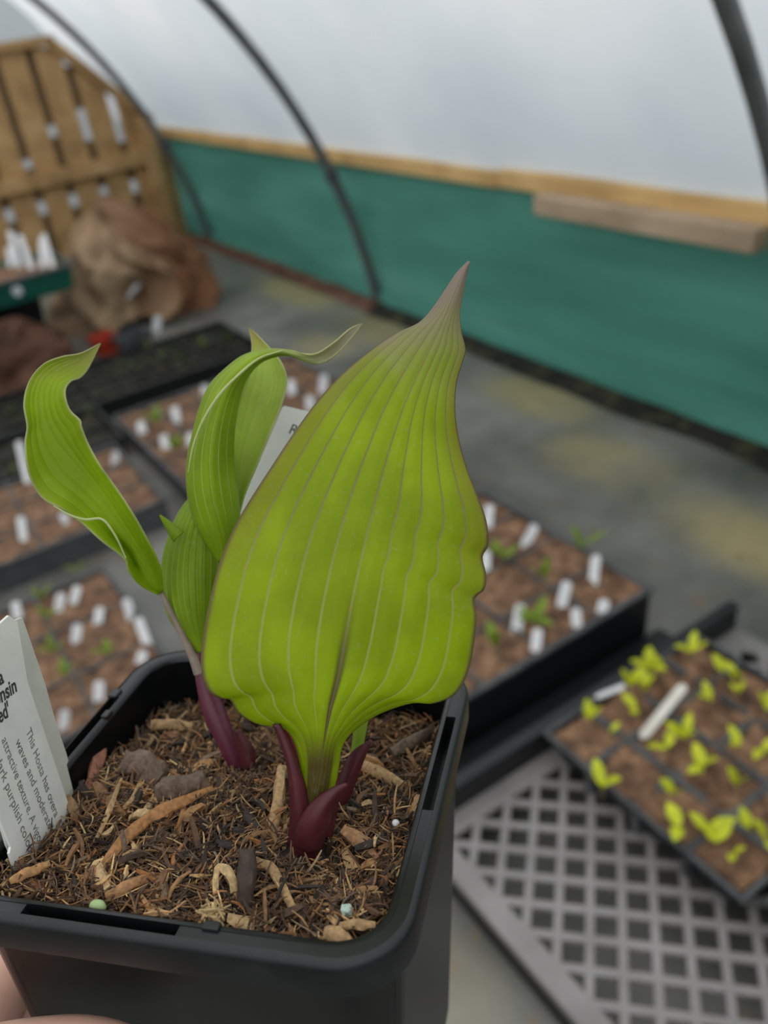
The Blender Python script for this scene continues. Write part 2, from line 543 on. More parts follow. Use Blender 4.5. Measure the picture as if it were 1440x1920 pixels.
def piece_material(name, rough=0.8):
    m, n, bs, out = nodes(name)
    a = n.nodes.new('ShaderNodeAttribute')
    a.attribute_name = 'piece'
    t = n.nodes.new('ShaderNodeTexCoord')
    nz = N(n, 'ShaderNodeTexNoise', Scale=900.0, Detail=4.0)
    n.links.new(t.outputs['Object'], nz.inputs['Vector'])
    mr = n.nodes.new('ShaderNodeMapRange')
    mr.inputs['From Min'].default_value = 0.3
    mr.inputs['From Max'].default_value = 0.7
    mr.inputs['To Min'].default_value = 0.6
    mr.inputs['To Max'].default_value = 1.25
    n.links.new(nz.outputs['Fac'], mr.inputs['Value'])
    mx = n.nodes.new('ShaderNodeMix')
    mx.data_type = 'RGBA'
    mx.blend_type = 'MULTIPLY'
    mx.inputs[0].default_value = 1.0
    n.links.new(a.outputs['Color'], mx.inputs[6])
    n.links.new(mr.outputs[0], mx.inputs[7])
    n.links.new(mx.outputs[2], bs.inputs['Base Color'])
    bs.inputs['Roughness'].default_value = rough
    b = N(n, 'ShaderNodeBump', Strength=0.5, Distance=0.0004)
    n.links.new(nz.outputs['Fac'], b.inputs['Height'])
    n.links.new(b.outputs[0], bs.inputs['Normal'])
    return m


M['pieces'] = piece_material('bark_pieces', 0.7)

# ------------------------------------------------------------------ the tunnel
TCX, TCZ, TR = -0.378, -0.204, 1.941            # centre and radius of the hoops


def arc_pts(R, a0, a1, n):
    return [(TCX + R * math.cos(a), TCZ + R * math.sin(a)) for a in np.linspace(a0, a1, n)]


def grid_faces(nu, nv):
    return [(i * nv + j, (i + 1) * nv + j, (i + 1) * nv + j + 1, i * nv + j + 1) for i in range(nu - 1) for j in range(nv - 1)]


tag(build('floor', [(-2.6, -2.5, 0), (2.6, -2.5, 0), (2.6, 5.6, 0), (-2.6, 5.6, 0)], [(0, 1, 2, 3)], M['floor'], origin=(0, 0, 0)), kind='structure')

# polythene cover over the hoops
RF = TR + 0.090
a0 = math.asin((0.535 - TCZ) / RF)
ys = np.linspace(-2.5, 5.15, 60)
prof = arc_pts(RF, a0, math.pi - a0, 48)
V = []
for y in ys:
    for k, (x, z) in enumerate(prof):
        w = 0.006 * math.sin(y * 9 + k * 0.3) * math.sin(k * 0.9 + y)
        V.append((x + w, y, z + w))
tag(build('ceiling', V, grid_faces(len(ys), len(prof)), M['film']), kind='structure')
# end sheet behind the fence
V = [(x, 5.15, z) for x, z in prof] + [(x, 5.15, 0.0) for x, z in prof]
nP = len(prof)
tag(build('wall_back', V, [(i, i + 1, nP + i + 1, nP + i) for i in range(nP - 1)], M['film']), kind='structure')


def netting(side):
    ny, nz_ = 170, 26
    V = []
    for y in np.linspace(-2.5, 5.1, ny):
        for j in range(nz_):
            q = j / (nz_ - 1)
            z = 0.53 * q
            x = 1.585 - 0.055 * q - 0.012 * math.sin(math.pi * q)
            x += 0.016 * noise.noise((y * 1.6 + q * 2.2, q * 5.0, 3.1)) + 0.010 * math.sin(q * 15 + 2.5 * noise.noise((y * 0.8, 0.3, 1.0)) + y * 1.1) * (1 - q) ** 0.4
            if q < 0.12:
                x -= (0.12 - q) * 0.35
            V.append((x if side > 0 else 2 * TCX - x, y, z + 0.001))
    return V, grid_faces(ny, nz_)


for side, nm in ((1, 'wall_right'), (-1, 'wall_left')):
    v, f = netting(side)
    tag(build(nm, v, f, M['netting']), 'green windbreak netting stretched along the side of the tunnel' if side > 0 else None, kind='structure')

V = []
for y in np.linspace(2.6, 4.42, 60):
    for q in np.linspace(0, 1, 7):
        V.append((1.475 + 0.09 * q + 0.01 * noise.noise((y * 4, q, 0)), y, max(0.001, 0.030 * math.sin(math.pi * q) * (0.8 + 0.5 * noise.noise((y * 6, q * 3, 2))))))
tag(build('soil_shade_strip', V, grid_faces(60, 7), M['brown_sack']), 'dark reddish-brown soil showing along the far foot of the green netting', 'soil', kind='stuff')
V = []  # near strip: floor shade beside the netting, laid in as dark colour
for y in np.linspace(-0.6, 2.6, 80):
    for q in np.linspace(0, 1, 7):
        V.append((1.485 + 0.08 * q + 0.014 * noise.noise((y * 4, q, 5)) - 0.02 * (1 - q) * (1 + noise.noise((y * 2.1, 0, 9))), y, max(0.001, 0.022 * math.sin(math.pi * q) * (0.8 + 0.5 * noise.noise((y * 6, q * 3, 2))))))
tag(build('soil_shade_strip', V, grid_faces(80, 7), M['dark_compost']), 'blackish strip added as shade along the near foot of the green netting', 'soil', kind='stuff')

# base rails (two lengths that meet at a joint)
tag(bevel(MB().box(1.492, 1.545, 1.86, 5.0, 0.497, 0.540).build('trim_1', M['rail_wood']), 0.004), kind='structure')
tag(bevel(MB().box(1.484, 1.545, -2.4, 1.845, 0.503, 0.548).build('trim_2', M['rail_wood']), 0.004), kind='structure')
tag(bevel(MB().box(2 * TCX - 1.545, 2 * TCX - 1.49, -2.4, 5.0, 0.50, 0.545).build('trim_3', M['rail_wood']), 0.004), kind='structure')
b = bevel(MB().box(1.436, 1.483, 1.03, 1.655, 0.466, 0.514).build('timber_plank', M['grey_wood']), 0.005)
tag(b, 'short weathered grey plank fixed along the front of the yellow timber rail', 'plank')

# hoops
for y, lab in ((4.25, 'grey tunnel hoop beside the wooden fence at the far end'), (2.66, 'grey tunnel hoop in the middle, standing against the green netting'),
               (0.955, 'thick-looking grey tunnel hoop at the upper right edge of the photo')):
    h = empty('tunnel_hoop', (TCX, y, 0), lab, 'hoop', 'curved steel hoops of the tunnel')
    aa = math.asin((0.0 - TCZ) / TR)
    mb = MB().tube([(x, y, z) for x, z in arc_pts(TR, aa, math.pi - aa, 64)], 0.0175, 14)
    mb.build('pipe', M['galvanised'], h)
    for s in (1,):
        a_ = math.asin((0.47 - TCZ) / TR)
        c0 = np.array([TCX + TR * math.cos(a_), y, 0.47])
        MB().tube([c0 - np.array([0.0, 0.0, 0.018]), c0 + np.array([-0.006, 0.0, 0.022])], 0.0225, 14).build('clip', M['grey_plastic'], h)


# ------------------------------------------------------------------ fence at the far end
def fence_top(x):
    return 0.958 if x < 1.114 else 0.958 - (x - 1.114) * 1.06


fy = 4.50
fence = empty('picket_fence', (-0.2, fy, 0), 'brown wooden board fence closing the far end of the tunnel', 'fence')
OPEN = {19: (0.50, 0.68), 18: (0.535, 0.675), 17: (0.58, 0.63), 16: (0.47, 0.51), 15: (0.535, 0.585), 14: (0.50, 0.535), 13: (0.49, 0.51)}
for g in range(21):
    x0 = -1.763 + 0.155 * g
    x1 = x0 + 0.117
    mb = MB()
    mb.add([(x0, fy, 0.03), (x1, fy, 0.03), (x1, fy + 0.02, 0.03), (x0, fy + 0.02, 0.03),
            (x0, fy, fence_top(x0)), (x1, fy, fence_top(x1)), (x1, fy + 0.02, fence_top(x1)), (x0, fy + 0.02, fence_top(x0))],
           [(3, 2, 1, 0), (4, 5, 6, 7), (0, 1, 5, 4), (1, 2, 6, 5), (2, 3, 7, 6), (3, 0, 4, 7)])
    bevel(mb.build('picket', M['fence_wood'], fence, smooth=False, sharp=None), 0.003)
    # boards on the far side of the gaps stop short here and there and let the light through
    if g == 20:
        break
    xg = x0 + 0.136
    lo, hi = OPEN.get(g, (0.46, 0.475))
    for z0, z1 in ((0.03, 0.26), (0.32 if g > 14 else 0.28, lo), (hi, fence_top(xg + 0.045) - 0.002)):
        if z1 - z0 > 0.02:
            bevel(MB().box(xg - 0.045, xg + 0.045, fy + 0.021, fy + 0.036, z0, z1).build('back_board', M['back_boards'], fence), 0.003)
bevel(MB().box(-1.77, 1.395, fy - 0.038, fy - 0.001, 0.384, 0.450).build('mid_rail', M['fence_wood'], fence), 0.004)
bevel(MB().box(-1.77, 1.13, fy - 0.03, fy + 0.045, 0.950, 0.988).build('top_rail', M['fence_wood'], fence), 0.004)
mb = MB()
nrm = Vector((0.727, 0, 0.686))
p0, p1 = Vector((1.112, fy, 0.966)), Vector((1.484, fy, 0.571))
q = [p0 - nrm * 0.022, p1 - nrm * 0.022, p1 + nrm * 0.018, p0 + nrm * 0.018]
mb.add([(a.x, fy - 0.03, a.z) for a in q] + [(a.x, fy + 0.045, a.z) for a in q], [(3, 2, 1, 0), (4, 5, 6, 7), (0, 1, 5, 4), (1, 2, 6, 5), (2, 3, 7, 6), (3, 0, 4, 7)])
bevel(mb.build('sloping_rail', M['fence_wood'], fence), 0.004)
bevel(MB().box(1.398, 1.470, fy - 0.055, fy + 0.02, 0.0, 0.60).build('post', M['fence_wood'], fence), 0.005)
bevel(MB().box(1.473, 1.530, fy - 0.01, fy + 0.02, 0.0, 0.485).build('corner_board', M['fence_wood'], fence), 0.004)
bevel(MB().box(-1.84, -1.77, fy - 0.055, fy + 0.02, 0.0, 0.955).build('post', M['fence_wood'], fence), 0.005)


# ------------------------------------------------------------------ crumpled sacks by the fence
def heap(name, mat, cx, cy, rx, ry, h, seed, label, cat, fold=0.09, flat=1.0, ruff=5.0):
    nu, nv = 90, 46
    V, Fc = [], []
    for i in range(nu):
        th = 2 * math.pi * i / nu
        for j in range(nv):
            q = j / (nv - 1)                         # 0 at the rim on the floor, 1 at the top
            rr = math.cos(q * math.pi / 2) ** 0.8
            zz = h * math.sin(q * math.pi / 2) ** flat
            p = Vector((math.cos(th) * rr, math.sin(th) * rr, zz / h))
            n1 = noise.noise(p * 2.1 + Vector((seed, 0, 0)))
            n2 = noise.noise(Vector((th * ruff / 2.0 * (1 if True else 0), q * 1.5, seed * 3)))
            cre = abs(noise.noise(p * 3.3 + Vector((0, seed, 1.7))))
            s = 1.0 + 0.34 * n1 + fold * 2.0 * (0.5 - cre * 2.0) * (1.0 - 0.4 * q) + 0.07 * math.sin(th * 9 + 3 * n2 + q * 4) * (1 - q)
            V.append((cx + rx * rr * math.cos(th) * s, cy + ry * rr * math.sin(th) * s, max(0.002, zz * (1 + 0.22 * n1 + 0.2 * (0.3 - cre)))))
    for i in range(nu):
        i2 = (i + 1) % nu
        for j in range(nv - 1):
            Fc.append((i * nv + j, i2 * nv + j, i2 * nv + j + 1, i * nv + j + 1))
    o = build(name, V, Fc, mat)
    return tag(o, label, cat)




def draped_sack():
    cx, cy, rx, ry, h = 0.885, 3.40, 0.27, 0.27, 0.415
    nu, nv = 160, 60
    V, Fc, Cc = [], [], []
    for i in range(nu):
        th = 2 * math.pi * i / nu
        for j in range(nv):
            q = j / (nv - 1)
            rr = max(0.0, 1 - q ** 2.1) ** 0.55
            cs, sn = math.cos(th), math.sin(th)
            n1 = noise.noise((cs * 1.2, sn * 1.2, q * 1.2 + 7.0))
            ph = 3.0 * noise.noise((cs * 0.9, sn * 0.9, q * 1.6))
            fold = 0.14 * math.sin(th * 7 + ph * 1.9) + 0.08 * math.sin(th * 15 + ph * 4 + q * 5)
            wr = 0.10 * noise.noise((cs * 5, sn * 5, q * 7))
            s_ = 1 + 0.24 * n1 + fold * (1 - q) ** 0.35 + wr
            # the mouth of the sack hangs open towards the front
            mo = math.exp(-((th - 4.55) / 0.34) ** 2) * math.exp(-((q - 0.16) / 0.22) ** 2)
            s_ *= 1 - 0.62 * mo
            tx = -0.05 * q + 0.10 * q * (1 - q)
            z = h * (0.03 + 0.97 * q) * (1 + 0.16 * noise.noise((cs * 1.5, sn * 1.5, 3.0 + q))) + 0.02 * wr / 0.06 * q
            z += 0.03 * math.sin(th * 3 + 1) * (1 - q)
            V.append((cx + tx + rx * rr * cs * s_, cy + ry * rr * sn * s_, max(0.003, z)))
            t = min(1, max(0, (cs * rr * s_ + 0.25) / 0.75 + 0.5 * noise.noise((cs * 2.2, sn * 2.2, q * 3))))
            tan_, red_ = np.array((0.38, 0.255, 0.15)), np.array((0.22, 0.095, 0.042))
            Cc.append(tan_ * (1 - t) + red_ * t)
    for i in range(nu):
        i2 = (i + 1) % nu
        for j in range(nv - 1):
            Fc.append((i * nv + j, i2 * nv + j, i2 * nv + j + 1, i * nv + j + 1))
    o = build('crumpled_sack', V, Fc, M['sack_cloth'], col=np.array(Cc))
    tag(o, 'large crumpled tan and brown sack heaped in front of the wooden fence', 'sack')


M['sack_cloth'] = piece_material('sack_cloth', 0.85)
draped_sack()
heap('crumpled_sack', M['brown_sack'], 0.30, 3.035, 0.22, 0.10, 0.195, 5.1, 'low dark reddish-brown sack below the green tray at the left edge', 'sack', 0.10)


# ------------------------------------------------------------------ trays
def soil_patch(name, x0, x1, y0, y1, z, mat, label, seed=0.0, amp=0.006, n=60, cells=None):
    nx = n
    ny = max(8, int(n * (y1 - y0) / (x1 - x0)))
    V = []
    for x in np.linspace(x0, x1, nx):
        for y in np.linspace(y0, y1, ny):
            zz = z + amp * noise.noise((x * 30, y * 30, seed)) + amp * 0.5 * noise.noise((x * 80, y * 80, seed + 4))
            V.append((x, y, zz))
    o = build(name, V, grid_faces(nx, ny), mat)
    return tag(o, label, 'compost', kind='stuff')


def module_tray(name, label, x0, x1, y0, y1, zb, zt, nx, ny, mat, wall=0.006, taper=0.008, rimw=0.010, div_drop=0.003, dusty=True):
    """open cell tray: outer rim, tapered body walls, inner dividers, floor"""
    t = empty(name, ((x0 + x1) / 2, (y0 + y1) / 2, zb), label, 'tray')
    body = MB()
    T = taper
    o_ = [(x0 + 0.004, y0 + 0.004), (x1 - 0.004, y0 + 0.004), (x1 - 0.004, y1 - 0.004), (x0 + 0.004, y1 - 0.004)]
    bt = [(x0 + T, y0 + T), (x1 - T, y0 + T), (x1 - T, y1 - T), (x0 + T, y1 - T)]
    ins = 0.008
    v = [(a, b_, zt - 0.004) for a, b_ in o_] + [(a, b_, zb) for a, b_ in bt]
    cx, cy = (x0 + x1) / 2, (y0 + y1) / 2

    def shr(p, k):
        return (p[0] + (k if p[0] < cx else -k), p[1] + (k if p[1] < cy else -k))
    v += [(*shr(p, 0.003), zt - 0.004) for p in o_] + [(*shr(p, 0.003), zb + 0.003) for p in bt]
    f = []
    for i in range(4):
        j = (i + 1) % 4
        f += [(i, j, 4 + j, 4 + i)[::-1], (8 + i, 8 + j, 12 + j, 12 + i), (i, j, 8 + j, 8 + i)]
    f += [(4, 5, 6, 7)[::-1], (12, 13, 14, 15)]
    body.add(v, f)
    body.build('body', mat, t, smooth=False, sharp=None)
    rim = MB()
    for a in ((x0, x1, y0, y0 + rimw), (x0, x1, y1 - rimw, y1), (x0, x0 + rimw, y0 + rimw, y1 - rimw), (x1 - rimw, x1, y0 + rimw, y1 - rimw)):
        rim.box(*a, zt - 0.008, zt)
    bevel(rim.build('rim', M['dusty_plastic'] if dusty else mat, t, smooth=False, sharp=None), 0.0015)
    dv = MB()
    for i in range(1, nx):
        x = x0 + (x1 - x0) * i / nx
        dv.box(x - wall / 2, x + wall / 2, y0 + rimw, y1 - rimw, zb + 0.004, zt - div_drop)
    for j in range(1, ny):
        y = y0 + (y1 - y0) * j / ny
        dv.box(x0 + rimw, x1 - rimw, y - wall / 2, y + wall / 2, zb + 0.004, zt - div_drop - 0.0005)
    if dv.v:
        dv.build('cell_divider', M['dusty_plastic'] if dusty else mat, t, smooth=False, sharp=None)
    return t


ORD = ['first', 'second', 'third', 'fourth', 'fifth', 'sixth', 'seventh', 'eighth', 'ninth', 'tenth', 'eleventh', 'twelfth', 'thirteenth', 'fourteenth',
       'fifteenth', 'sixteenth', 'seventeenth', 'eighteenth', 'nineteenth', 'twentieth', 'twenty-first', 'twenty-second', 'twenty-third', 'twenty-fourth',
       'twenty-fifth', 'twenty-sixth', 'twenty-seventh', 'twenty-eighth', 'twenty-ninth', 'thirtieth']

# right: tray of labelled seedlings behind the pot
trt = module_tray('seed_tray', 'black tray of brown compost with white tags, directly right of the big hosta leaf', 0.42, 0.886, 0.757, 1.207, 0.0, 0.108, 4, 4, M['black_plastic'])
soil_patch('seed_compost', 0.430, 0.876, 0.767, 1.197, 0.101, M['seed_compost'], 'brown compost filling the tray of white tags right of the big leaf', 1.0)

bevel(MB().box(0.41, 0.90, 0.674, 0.756, 0.0, 0.018).build('gap_shade_slab', M['black_plastic'], trt, smooth=False, sharp=None), 0.003)  # black slab added to darken the shaded gap before the tray

# right: lattice carrying tray on the floor
lt = empty('lattice_tray', (0.64, 0.36, 0), 'grey lattice-bottomed carrying tray under the yellow-green seedlings', 'tray')
LX0, LX1, LY0, LY1, LZ = 0.329, 0.96, -0.12, 0.652, 0.050
mb = MB()
bw, pitch = 0.0098, 0.0362
ix0, ix1, iy0, iy1 = LX0 + 0.012, LX1 - 0.012, LY0 + 0.012, LY1 - 0.012
for sgn in (1, -1):
    cs = np.arange(-2.0, 2.5, pitch * math.sqrt(2))
    for c in cs + (0.013 if sgn > 0 else 0.004):
        # line y = sgn * x + c clipped to the inner rectangle
        xs = []
        lo, hi = ix0, ix1
        if sgn > 0:
            lo, hi = max(lo, iy0 - c), min(hi, iy1 - c)
        else:
            lo, hi = max(lo, c - iy1), min(hi, c - iy0)
        if hi - lo < 0.004:
            continue
        a, b2 = np.array([lo, sgn * lo + c]), np.array([hi, sgn * hi + c])
        dr = (b2 - a) / np.linalg.norm(b2 - a)
        nn = np.array([-dr[1], dr[0]]) * bw / 2
        a, b2 = a - dr * 0.002, b2 + dr * 0.002
        zt, zb = LZ - (0.0002 if sgn > 0 else 0.0), LZ - 0.006
        q = [a - nn, b2 - nn, b2 + nn, a + nn]
        mb.add([(*p, zb) for p in q] + [(*p, zt) for p in q], [(3, 2, 1, 0), (4, 5, 6, 7), (0, 1, 5, 4), (1, 2, 6, 5), (2, 3, 7, 6), (3, 0, 4, 7)])
mb.build('lattice', M['lattice_plastic'], lt, smooth=False, sharp=None)
mb = MB()
e = 0.030
for a in ((LX0, LX0 + e, LY0, LY1), (LX1 - e, LX1, LY0, LY1), (LX0 + e, LX1 - e, LY0, LY0 + e), (LX0 + e, LX1 - e, LY1 - e, LY1)):
    mb.box(*a, LZ - 0.012, LZ + 0.0004)
bevel(mb.build('border', M['lattice_plastic'], lt, smooth=False, sharp=None), 0.002)
mb = MB()
mb.box(LX0 + 0.001, LX0 + 0.006, LY0, LY1, 0, LZ - 0.012)
mb.box(LX1 - 0.006, LX1 - 0.001, LY0, LY1, 0, LZ - 0.012)
mb.box(LX0, LX1, LY0, LY0 + 0.005, 0, LZ - 0.012)
mb.build('skirt', M['black_plastic'], lt, smooth=False, sharp=None)
mb = MB()
mb.box(LX0, LX1, LY1, LY1 + 0.006, 0, 0.090)
mb.box(LX0 - 0.004, LX1, LY1 - 0.004, LY1 + 0.016, 0.090, 0.096)
bevel(mb.build('end_wall', M['black_plastic'], lt, smooth=False, sharp=None), 0.002)

MX0, MX1, MY0, MY1, MZ = 0.540, 0.849, 0.321, 0.641, 0.108
module_tray('module_tray', 'black module tray full of yellow-green seedlings, on the grey lattice tray', MX0, MX1, MY0, MY1, 0.051, MZ, 4, 4, M['black_plastic'], wall=0.010, taper=0.020, rimw=0.006)
soil_patch('seed_compost', MX0 + 0.01, MX1 - 0.01, MY0 + 0.01, MY1 - 0.01, MZ - 0.006, M['seed_compost'], 'brown compost in the cells of the yellow-green seedling tray', 8.0, 0.009, 90)
module_tray('module_tray', 'corner of a second black module tray at the lower right edge of the photo', 0.563, 0.872, 0.00, 0.309, 0.051, MZ - 0.002, 4, 4, M['black_plastic'], wall=0.010, taper=0.020, rimw=0.006)
soil_patch('seed_compost', 0.573, 0.862, 0.01, 0.299, MZ - 0.008, M['seed_compost'], 'brown compost in the module tray at the lower right edge', 12.0, 0.006, 50)

# left: rows of trays on the floor
module_tray('seed_tray', 'black tray with white tags lowest at the left, beside the pot rim', -0.25, 0.195, 1.14, 1.585, 0.0, 0.060, 3, 3, M['black_plastic'])
soil_patch('seed_compost', -0.238, 0.183, 1.152, 1.573, 0.053, M['seed_compost'], 'brown compost in the tray of many white tags left of the pot', 21.0)
module_tray('seed_tray', 'grey-fronted tray of brown compost behind the curled left leaf', -0.18, 0.392, 1.735, 2.13, 0.0, 0.070, 4, 3, M['grey_plastic'])
soil_patch('seed_compost', -0.168, 0.380, 1.747, 2.118, 0.063, M['seed_compost'], 'brown compost in the grey-fronted tray behind the curled left leaf', 25.0)
module_tray('seed_tray', 'black tray of lime seedlings and tags seen between the left and middle leaves', 0.445, 1.02, 1.70, 2.33, 0.0, 0.062, 5, 5, M['black_plastic'])
soil_patch('seed_compost', 0.457, 1.008, 1.712, 2.318, 0.055, M['seed_compost'], 'brown compost in the tray seen between the left and middle leaves', 29.0)
module_tray('seed_tray', 'dark mossy tray in the row behind the grey-fronted tray', -0.2, 0.43, 2.16, 2.44, 0.0, 0.066, 6, 2, M['black_plastic'], dusty=False, div_drop=0.010)
soil_patch('seed_compost', -0.188, 0.418, 2.172, 2.428, 0.046, M['dark_compost'], 'dark mossy compost in the tray behind the grey-fronted tray', 33.0)
module_tray('seed_tray', 'far dark tray of small green seedlings in front of the crumpled sack', 0.36, 1.0, 2.455, 2.83, 0.0, 0.064, 7, 4, M['black_plastic'], dusty=False, div_drop=0.010)
soil_patch('seed_compost', 0.372, 0.988, 2.467, 2.818, 0.044, M['dark_compost'], 'dark compost in the far tray in front of the crumpled sack', 37.0)
module_tray('seed_tray', 'far dark tray at the left edge below the reddish-brown sack', -0.3, 0.345, 2.455, 2.78, 0.0, 0.064, 7, 4, M['black_plastic'], dusty=False, div_drop=0.010)
soil_patch('seed_compost', -0.288, 0.333, 2.467, 2.768, 0.044, M['dark_compost'], 'dark compost in the far tray at the left edge', 41.0)

# left: crate with a green tray of white tags
cr = empty('plastic_crate', (0.42, 3.3, 0), 'black plastic crate standing under the green tray', 'crate')
bevel(MB().box(0.07, 0.50, 3.19, 3.46, 0.0, 0.225, t=0.02).build('body', M['black_plastic'], cr, smooth=False, sharp=None), 0.004)
bevel(MB().box(0.06, 0.51, 3.18, 3.47, 0.225, 0.24).build('rim', M['black_plastic'], cr, smooth=False, sharp=None), 0.004)
gt = empty('green_tray', (0.40, 3.26, 0.241), 'green plastic tray holding white tags at the left edge', 'tray')
gx0, gx1, gy0, gy1, gz0, gz1 = 0.14, 0.615, 3.08, 3.38, 0.242, 0.325
mb = MB()
T = 0.015
o_ = [(gx0, gy0), (gx1, gy0), (gx1, gy1), (gx0, gy1)]
bt = [(gx0 + T, gy0 + T), (gx1 - T, gy0 + T), (gx1 - T, gy1 - T), (gx0 + T, gy1 - T)]
v = [(a, b_, gz1) for a, b_ in o_] + [(a, b_, gz0) for a, b_ in bt] + [(a + (0.004 if a < 0.3 else -0.004), b_ + (0.004 if b_ < 3.2 else -0.004), gz1) for a, b_ in o_] + \
    [(a + (0.004 if a < 0.3 else -0.004), b_ + (0.004 if b_ < 3.2 else -0.004), gz0 + 0.004) for a, b_ in bt]
f = []
for i in range(4):
    j = (i + 1) % 4
    f += [(4 + i, 4 + j, j, i), (8 + i, 8 + j, 12 + j, 12 + i), (i, j, 8 + j, 8 + i)]
f += [(7, 6, 5, 4), (12, 13, 14, 15)]
mb.add(v, f)
mb.build('body', M['green_plastic'], gt, smooth=False, sharp=None)
mb = MB()
for a in ((gx0 - 0.008, gx1 + 0.008, gy0 - 0.008, gy0 + 0.004), (gx0 - 0.008, gx1 + 0.008, gy1 - 0.004, gy1 + 0.008), (gx0 - 0.008, gx0 + 0.004, gy0, gy1), (gx1 - 0.004, gx1 + 0.008, gy0, gy1)):
    mb.box(*a, gz1 - 0.010, gz1 + 0.002)
tag(bevel(mb.build('rim', M['grey_plastic'], gt, smooth=False, sharp=None), 0.002), 'greyish rim')
lc = at_y(32, 545, gy0 + 0.005)
MB().tube([(lc[0], gy0 + 0.000, lc[2]), (lc[0], gy0 + 0.012, lc[2])], 0.016, 16).build('round_sticker', M['white_tag'], gt)
soil_patch('seed_compost', gx0 + 0.012, gx1 - 0.012, gy0 + 0.012, gy1 - 0.012, gz1 - 0.015, M['seed_compost'], 'grey-brown compost in the green tray at the left edge', 45.0, 0.004, 30)


# ------------------------------------------------------------------ white tags
def plate(pts2d, thick, frame):
    """a flat plate with outline pts2d in the plane of frame (origin, u, v, n)"""
    o, u, v, n_ = [np.asarray(a, float) for a in frame]
    k = len(pts2d)
    V = [o + u * a + v * b_ + n_ * thick / 2 for a, b_ in pts2d] + [o + u * a + v * b_ - n_ * thick / 2 for a, b_ in pts2d]
    F_ = [tuple(range(k)), tuple(range(2 * k - 1, k - 1, -1))] + [(i, k + i, k + (i + 1) % k, (i + 1) % k) for i in range(k)]
    return V, F_


def tag_outline(w, h, buried):
    r = w * 0.25
    return [(-w / 2, -0.0), (-0.2 * w, -buried), (0.2 * w, -buried), (w / 2, 0.0), (w / 2, h - r), (w / 2 - r, h), (-w / 2 + r, h), (-w / 2, h - r)]


def white_tag(bottom, top, z, w, label, group, mat='white_tag', name='plant_tag', buried=0.008):
    """stands in the compost where the photo shows it; bottom and top are its ends in the photo"""
    p = at_z(bottom[0], bottom[1], z)
    dep = (RC.T @ (p - CAM))[2]
    q = at_depth(top[0], top[1], dep)
    q = p + (q - p)
    # swing the tag upright about the line of sight: same direction in the picture, leaning only a little
    v = q - p
    fw = (p - CAM) / np.linalg.norm(p - CAM)
    lam = -v[2] * 0 + (0.35 * np.linalg.norm(v))
    v = v + fw * lam * 0.9
    if v[2] < 0.3 * np.linalg.norm(v):
        v[2] = 0.5 * np.linalg.norm(v)
    h = np.linalg.norm(v)
    v = v / h
    n_ = -fw - v * np.dot(-fw, v)
    n_ /= np.linalg.norm(n_)
    a = random.uniform(-0.5, 0.5)
    u = np.cross(v, n_)
    n2 = n_ * math.cos(a) + u * math.sin(a)
    u2 = np.cross(v, n2)
    V, F_ = plate(tag_outline(w, h, buried), 0.0012, (p, u2, v, n2))
    o = build(name, V, F_, M[mat], origin=p, smooth=False)
    return tag(o, label, 'plant tag', group)


TAGS = {
    'right': (0.101, 'tags in the tray right of the big leaf', 'right of the big leaf', [
        ((914, 992), (918, 946), 'highest by the leaf margin'), ((910, 1072), (912, 1032), 'half hidden by the leaf notch'),
        ((984, 1022), (1004, 984), 'leaning right near its far corner'), ((1112, 1094), (1118, 1040), 'closest to the right rim'),
        ((1053, 1134), (1064, 1090), 'in the middle, left of the rim one'), ((968, 1186), (976, 1132), 'standing alone left of the middle'),
        ((1083, 1180), (1079, 1140), 'tall one near the front rim'), ((1128, 1152), (1134, 1124), 'small one nearest the front right corner'),
        ((1004, 1220), (1009, 1178), 'closest to the black front wall')]),
    'low': (0.053, 'tags in the tray left of the pot', 'in the tray left of the pot', [
        ((108, 1146), (116, 1112), 'left of the topmost pair'), ((138, 1128), (146, 1098), 'right of the topmost pair'),
        ((183, 1170), (188, 1138), 'in the middle of the upper rows'), ((142, 1202), (146, 1170), 'below the topmost pair'),
        ((246, 1160), (236, 1122), 'upper one by the right rim'), ((278, 1212), (258, 1158), 'long leaning one by the right rim'),
        ((262, 1242), (270, 1220), 'short one just above the pot corner'), ((185, 1314), (186, 1276), 'upper one by the left pot rim'),
        ((118, 1370), (122, 1330), 'lowest, beside the printed label'), ((34, 1160), (28, 1128), 'just above the printed label')]),
    'grey': (0.063, 'tags in the grey-fronted tray', 'in the grey-fronted tray', [
        ((44, 1010), (38, 968), 'near the front left'), ((124, 980), (116, 962), 'peeping out under the curled left leaf'),
        ((52, 905), (34, 826), 'long one against the left side of the curled leaf'), ((214, 872), (218, 846), 'just right of the curled leaf')]),
    'mid': (0.055, 'tags in the tray between the leaves', 'in the tray between the leaves', [
        ((268, 812), (262, 790), 'pinkish-looking one at the left rim'), ((332, 790), (326, 762), 'behind the lime seedling'),
        ((312, 842), (306, 815), 'below the lime seedling'), ((360, 836), (356, 812), 'closest to the middle leaf'),
        ((386, 752), (384, 722), 'above the lime seedling'), ((548, 740), (544, 712), 'left of three behind the big leaf'),
        ((604, 738), (608, 702), 'tallest of three behind the big leaf'), ((582, 768), (580, 742), 'lowest of three behind the big leaf')]),
    'green': (0.312, 'tags in the green tray', 'in the green tray', [
        ((36, 500), (18, 432), 'leftmost tall'), ((58, 502), (36, 440), 'second from the left'), ((80, 500), (78, 446), 'middle'), ((98, 500), (80, 438), 'tall right'),
        ((20, 498), (16, 462), 'short left')]),
}
for key, (z, grp, where, rows) in TAGS.items():
    for (b_, t_, words_) in rows:
        white_tag(b_, t_, z, {'green': 0.020, 'mid': 0.022}.get(key, 0.017), 'white tag %s, %s' % (where, words_), grp)
